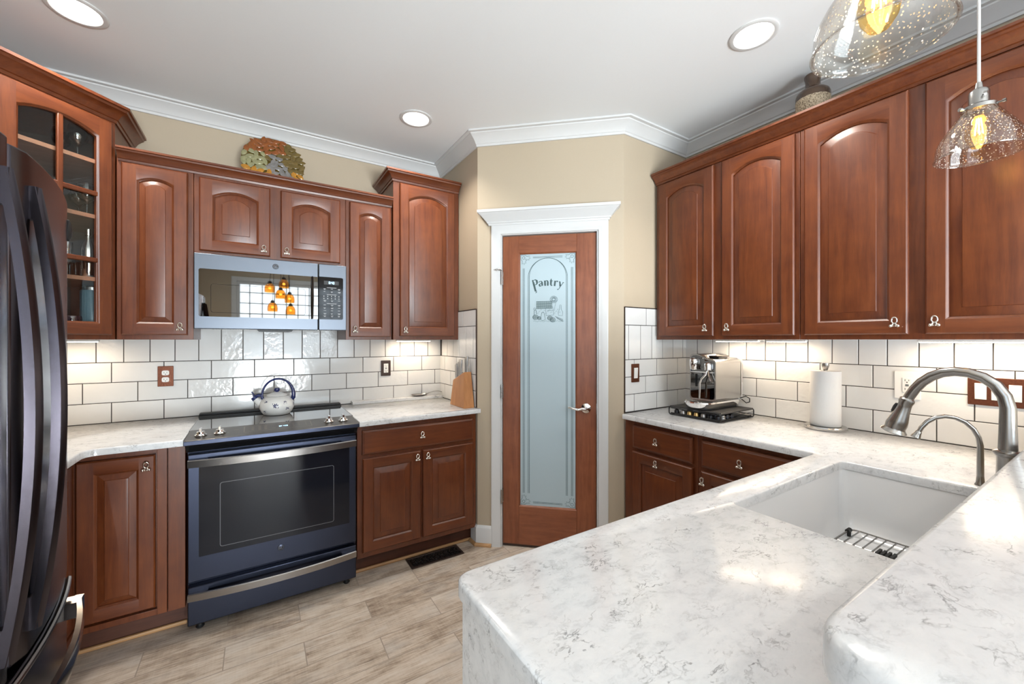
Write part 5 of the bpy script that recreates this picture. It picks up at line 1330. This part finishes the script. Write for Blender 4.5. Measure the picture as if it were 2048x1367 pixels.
# ------------------------------------------------------------ floor register
vt = thing('floor_vent', 'dark bronze scrollwork floor register near the pantry door', 'vent', (-1.6275, -0.6415, 0.0))
vw, vd = 0.172, 0.064
mb = MB()
for a, b, c, d in ((-vw, vw, -vd, -vd + 0.016), (-vw, vw, vd - 0.016, vd), (-vw, -vw + 0.016, -vd + 0.016, vd - 0.016), (vw - 0.016, vw, -vd + 0.016, vd - 0.016)): mb.box(a, b, c, d, 0.0005, 0.006)
mb.build('frame', M['darkbr'], vt, bevel=0.0015)
MB().box(-vw + 0.004, vw - 0.004, -vd + 0.004, vd - 0.004, 0.0003, 0.0012).build('duct', M['black'], vt, smooth=False)
mb = MB()
for i in range(9):
    x = -vw + 0.03 + i * (2 * vw - 0.06) / 8
    for sg in (-1, 1):
        mb.tube([(x + 0.013 * math.cos(a), sg * 0.022 + 0.013 * math.sin(a), 0.0038) for a in [0.5 + 1.6 * PI * k / 12 + sg for k in range(13)]], 0.0024, 6)
        mb.tube([(x + 0.019, sg * 0.048, 0.0038), (x + 0.010, sg * 0.036, 0.0038), (x, sg * 0.022, 0.0038), (x - 0.012, 0, 0.0038)], 0.0022, 6)
    mb.tube([(x + 0.009 * math.cos(a), 0.009 * math.sin(a), 0.0038) for a in [2 * PI * k / 10 for k in range(11)]], 0.0022, 6)
mb.build('grille', simple('vent_scroll', (0.10, 0.085, 0.08), 0.22, 0.9, nscale=60, var=0.1), vt)

# ------------------------------------------------------------ glass pendants
def pendant(label, x, y, zr):
    r = thing('pendant_lamp', label, 'pendant lamp', (x, y, zr), 0, 'seeded glass pendant lamps')
    prof = [(0.034, 0.144), (0.040, 0.140), (0.050, 0.124), (0.064, 0.101), (0.079, 0.078), (0.0905, 0.056), (0.097, 0.034), (0.0985, 0.016), (0.101, 0.0)]
    mb = MB().lathe(prof + [(0.0985, 0.0005), (0.0962, 0.016), (0.0945, 0.034), (0.088, 0.055), (0.0768, 0.0765), (0.062, 0.099), (0.048, 0.122), (0.038, 0.138), (0.034, 0.144)], (0, 0, 0), 56)
    sh = mb.build('shade', M['seeded'], r, ang=80)
    MB().tube([(0.100 * math.cos(a), 0.100 * math.sin(a), 0.0) for a in [2 * PI * i / 56 for i in range(57)]], 0.0030, 8, False).build('rolled_rim', M['seeded'], sh)
    MB().lathe([(0.041, 0.139), (0.041, 0.150), (0.036, 0.154), (0.0235, 0.160), (0.0235, 0.196), (0.021, 0.203), (0.010, 0.210), (0.0075, 0.228), (0.0005, 0.2285)], (0, 0, 0), 32, True, True).build('socket', M['nickel'], r)
    for k in range(3):
        a = 2 * PI * k / 3 + 0.4; c, s_ = math.cos(a), math.sin(a)
        MB().tube([(0.038 * c, 0.038 * s_, 0.145), (0.052 * c, 0.052 * s_, 0.145)], 0.003, 8).tube([(0.050 * c, 0.050 * s_, 0.145), (0.057 * c, 0.057 * s_, 0.145)], 0.0058, 10).build('thumb_screw', M['nickel'], r)
    a = 3.7; c, s_ = math.cos(a), math.sin(a)
    MB().tube([(0.02 * c, 0.02 * s_, 0.178), (0.036 * c, 0.036 * s_, 0.178)], 0.003, 8).box(0.036 * c - 0.007, 0.036 * c + 0.007, 0.036 * s_ - 0.004, 0.036 * s_ + 0.004, 0.1745, 0.1815).build('turn_key', M['nickel'], r)
    MB().tube([(0, 0, 0.226), (0, 0, CZ - zr - 0.02)], 0.0042, 10).build('cord', M['cord'], r)
    MB().lathe([(0.060, 0), (0.060, -0.008), (0.045, -0.022), (0.008, -0.028), (0.0005, -0.028)], (0, 0, CZ - zr - 0.0005), 28, True, True).build('canopy', M['nickel'], r)
    b = MB().lathe([(0.013, 0.139), (0.015, 0.125), (0.024, 0.104), (0.0305, 0.082), (0.0315, 0.064), (0.027, 0.042), (0.016, 0.024), (0.0005, 0.0195)], (0, 0, 0), 32, True, True).build('bulb', M['amber'], r)
    mb = MB()
    for k in range(6):
        a = 2 * PI * k / 6; c, s_ = math.cos(a), math.sin(a)
        mb.tube([(0.005 * c, 0.005 * s_, 0.115), (0.010 * c, 0.010 * s_, 0.066)], 0.0011, 6)
    mb.build('filament', M['filament'], b)
    l = bpy.data.lights.new('bulb_light', 'POINT'); l.energy = 0.7; l.color = (1.0, 0.66, 0.30); l.shadow_soft_size = 0.02
    lo = bpy.data.objects.new('bulb_light', l); COL.objects.link(lo); lo.parent = r; lo.location = (0, 0, 0.085)
pendant('large near glass pendant lamp cut off by the top edge', -1.612, -2.790, 1.916)
pendant('smaller looking glass pendant lamp hanging before the right cabinets', -0.640, -2.764, 1.957)

# ------------------------------------------------------------ glassware in the corner cabinet
def gw(name, label, cat, x, y, z, prof, m=None, group=None, n=28):
    mb = MB().lathe(prof, (0, 0, 0), n, True, True)
    return tag(mb.build(name, m or M['glassware'], None, (x, y, z)), label, cat, group)
wine = [(0.033, 0), (0.033, 0.002), (0.008, 0.006), (0.0042, 0.012), (0.004, 0.065), (0.012, 0.074), (0.030, 0.092), (0.037, 0.115), (0.035, 0.140), (0.030, 0.160), (0.0285, 0.160), (0.033, 0.139), (0.035, 0.115), (0.028, 0.094), (0.0005, 0.078)]
tumb = [(0.026, 0), (0.028, 0.002), (0.033, 0.095), (0.0315, 0.095), (0.027, 0.008), (0.0005, 0.006)]
flute = [(0.028, 0), (0.028, 0.002), (0.006, 0.006), (0.004, 0.012), (0.004, 0.05), (0.016, 0.07), (0.022, 0.10), (0.020, 0.165), (0.0185, 0.165), (0.020, 0.10), (0.014, 0.072), (0.0005, 0.058)]
Z0, Z1, Z2, Z3 = UB + 0.0185, UB + 0.2935, UB + 0.5885, UB + 0.8485
gw('wine_glass', 'round wine glass on the second shelf, right in the glazed cabinet', 'glass', -3.275, -0.315, Z2, wine, group='glassware in the corner cabinet')
gw('wine_glass', 'round wine glass standing behind the one at the right of the second shelf', 'glass', -3.330, -0.215, Z2, wine, group='glassware in the corner cabinet')
gw('wine_glass', 'round wine glass on the second shelf beside the fridge edge', 'glass', -3.380, -0.345, Z2, wine, group='glassware in the corner cabinet')
gw('glass_pitcher', 'clear glass pitcher standing on the second shelf behind the muntin', 'pitcher', -3.462, -0.24, Z2, [(0.040, 0), (0.045, 0.004), (0.055, 0.05), (0.052, 0.10), (0.036, 0.15), (0.040, 0.185), (0.038, 0.185), (0.034, 0.15), (0.050, 0.10), (0.053, 0.05), (0.0005, 0.008)], group='glassware in the corner cabinet')
gw('bottle', 'slim silver-capped bottle on the third shelf down in the glazed cabinet', 'bottle', -3.262, -0.345, Z1, [(0.024, 0), (0.026, 0.004), (0.026, 0.135), (0.022, 0.155), (0.012, 0.180), (0.011, 0.20), (0.013, 0.202), (0.013, 0.232), (0.0005, 0.234)], M['chrome'], 'glassware in the corner cabinet')
gw('champagne_flute', 'stemmed flute glass left of the bottle in the glazed cabinet', 'glass', -3.335, -0.34, Z1, flute, group='glassware in the corner cabinet')
for k, (x, y) in enumerate(((-3.30, -0.26), (-3.365, -0.25), (-3.395, -0.36))):
    gw('tumbler', ['clear tumbler behind the flute glass in the glazed cabinet', 'clear tumbler at the back corner of the third shelf', 'clear tumbler beside the fridge edge on the third shelf'][k], 'glass', x, y, Z1, tumb, group='glassware in the corner cabinet')
for k, (x, y) in enumerate(((-3.30, -0.34), (-3.375, -0.265))):
    gw('goblet', ['clear stemmed goblet on the top shelf of the glazed cabinet', 'clear stemmed goblet behind another on the top shelf'][k], 'glass', x, y, Z3, wine, group='glassware in the corner cabinet')
t = thing('canister', 'tall teal glass canister at the bottom right of the glazed cabinet', 'canister', (-3.258, -0.312, Z0))
MB().lathe([(0.040, 0), (0.042, 0.003), (0.042, 0.215), (0.040, 0.218)], (0, 0, 0), 28, True, True).build('jar', M['bluetin'], t); MB().lathe([(0.043, 0.2185), (0.043, 0.232), (0.030, 0.238), (0.0005, 0.239)], (0, 0, 0), 28, True, True).build('lid', M['steel'], t)
gw('dark_goblet', 'dark purple cut glass at the bottom of the glazed cabinet', 'glass', -3.318, -0.345, Z0, [(0.030, 0), (0.030, 0.003), (0.010, 0.010), (0.012, 0.022), (0.034, 0.040), (0.038, 0.072), (0.034, 0.092), (0.031, 0.092), (0.034, 0.070), (0.0005, 0.040)], simple('purple_glass', (0.03, 0.012, 0.03), 0.05, 0, 0.8, 1.0, nscale=50, nstr=0.4, var=0.3), 'glassware in the corner cabinet')
gw('vase_glass', 'tall grey-blue glass cylinder at the bottom left of the glazed cabinet', 'vase', -3.378, -0.34, Z0, [(0.034, 0), (0.036, 0.003), (0.036, 0.225), (0.034, 0.225), (0.033, 0.01), (0.0005, 0.008)], simple('greyblue_glass', (0.16, 0.21, 0.24), 0.15, 0, 0.5, nscale=20, var=0.1), 'glassware in the corner cabinet')

# ------------------------------------------------------------ cluster lamp behind the camera (mirrored in the microwave door)
cl = thing('cluster_lamp', 'cluster of five amber glass shades hanging behind the camera', 'chandelier', (-2.30, -4.4, CZ))
MB().lathe([(0.14, 0), (0.14, -0.02), (0.13, -0.03), (0.0005, -0.03)], (0, 0, -0.0005), 32, True, True).build('canopy', M['black'], cl)
for (x, z) in ((-2.436, 2.09), (-2.259, 2.17), (-2.302, 2.012), (-2.185, 1.962), (-2.40, 1.828), (-2.174, 1.792)):
    dx, dz = x + 2.30, z - CZ; dy = 0.06 * math.sin(x * 90)
    MB().tube([(dx * 0.7, dy, -0.03), (dx, dy, dz + 0.09)], 0.003, 6).lathe([(0.012, 0.11), (0.024, 0.10), (0.028, 0.075), (0.04, 0.07), (0.0005, 0.068)], (dx, dy, dz), 20, True, True).build('stem', M['black'], cl)
    s_ = MB().lathe([(0.040, 0.07), (0.058, 0.04), (0.066, 0.0), (0.064, -0.05), (0.062, -0.05), (0.064, 0.0), (0.056, 0.04), (0.038, 0.068)], (dx, dy, dz), 28).build('shade', M['amberrib'], cl)
    MB().ball((dx, dy, dz + 0.01), 0.018, 10).build('bulb', M['filbulb'] if 'filbulb' in M else M.setdefault('filbulb', emit('warm_bulb', (1.0, 0.72, 0.36), 14)), s_)
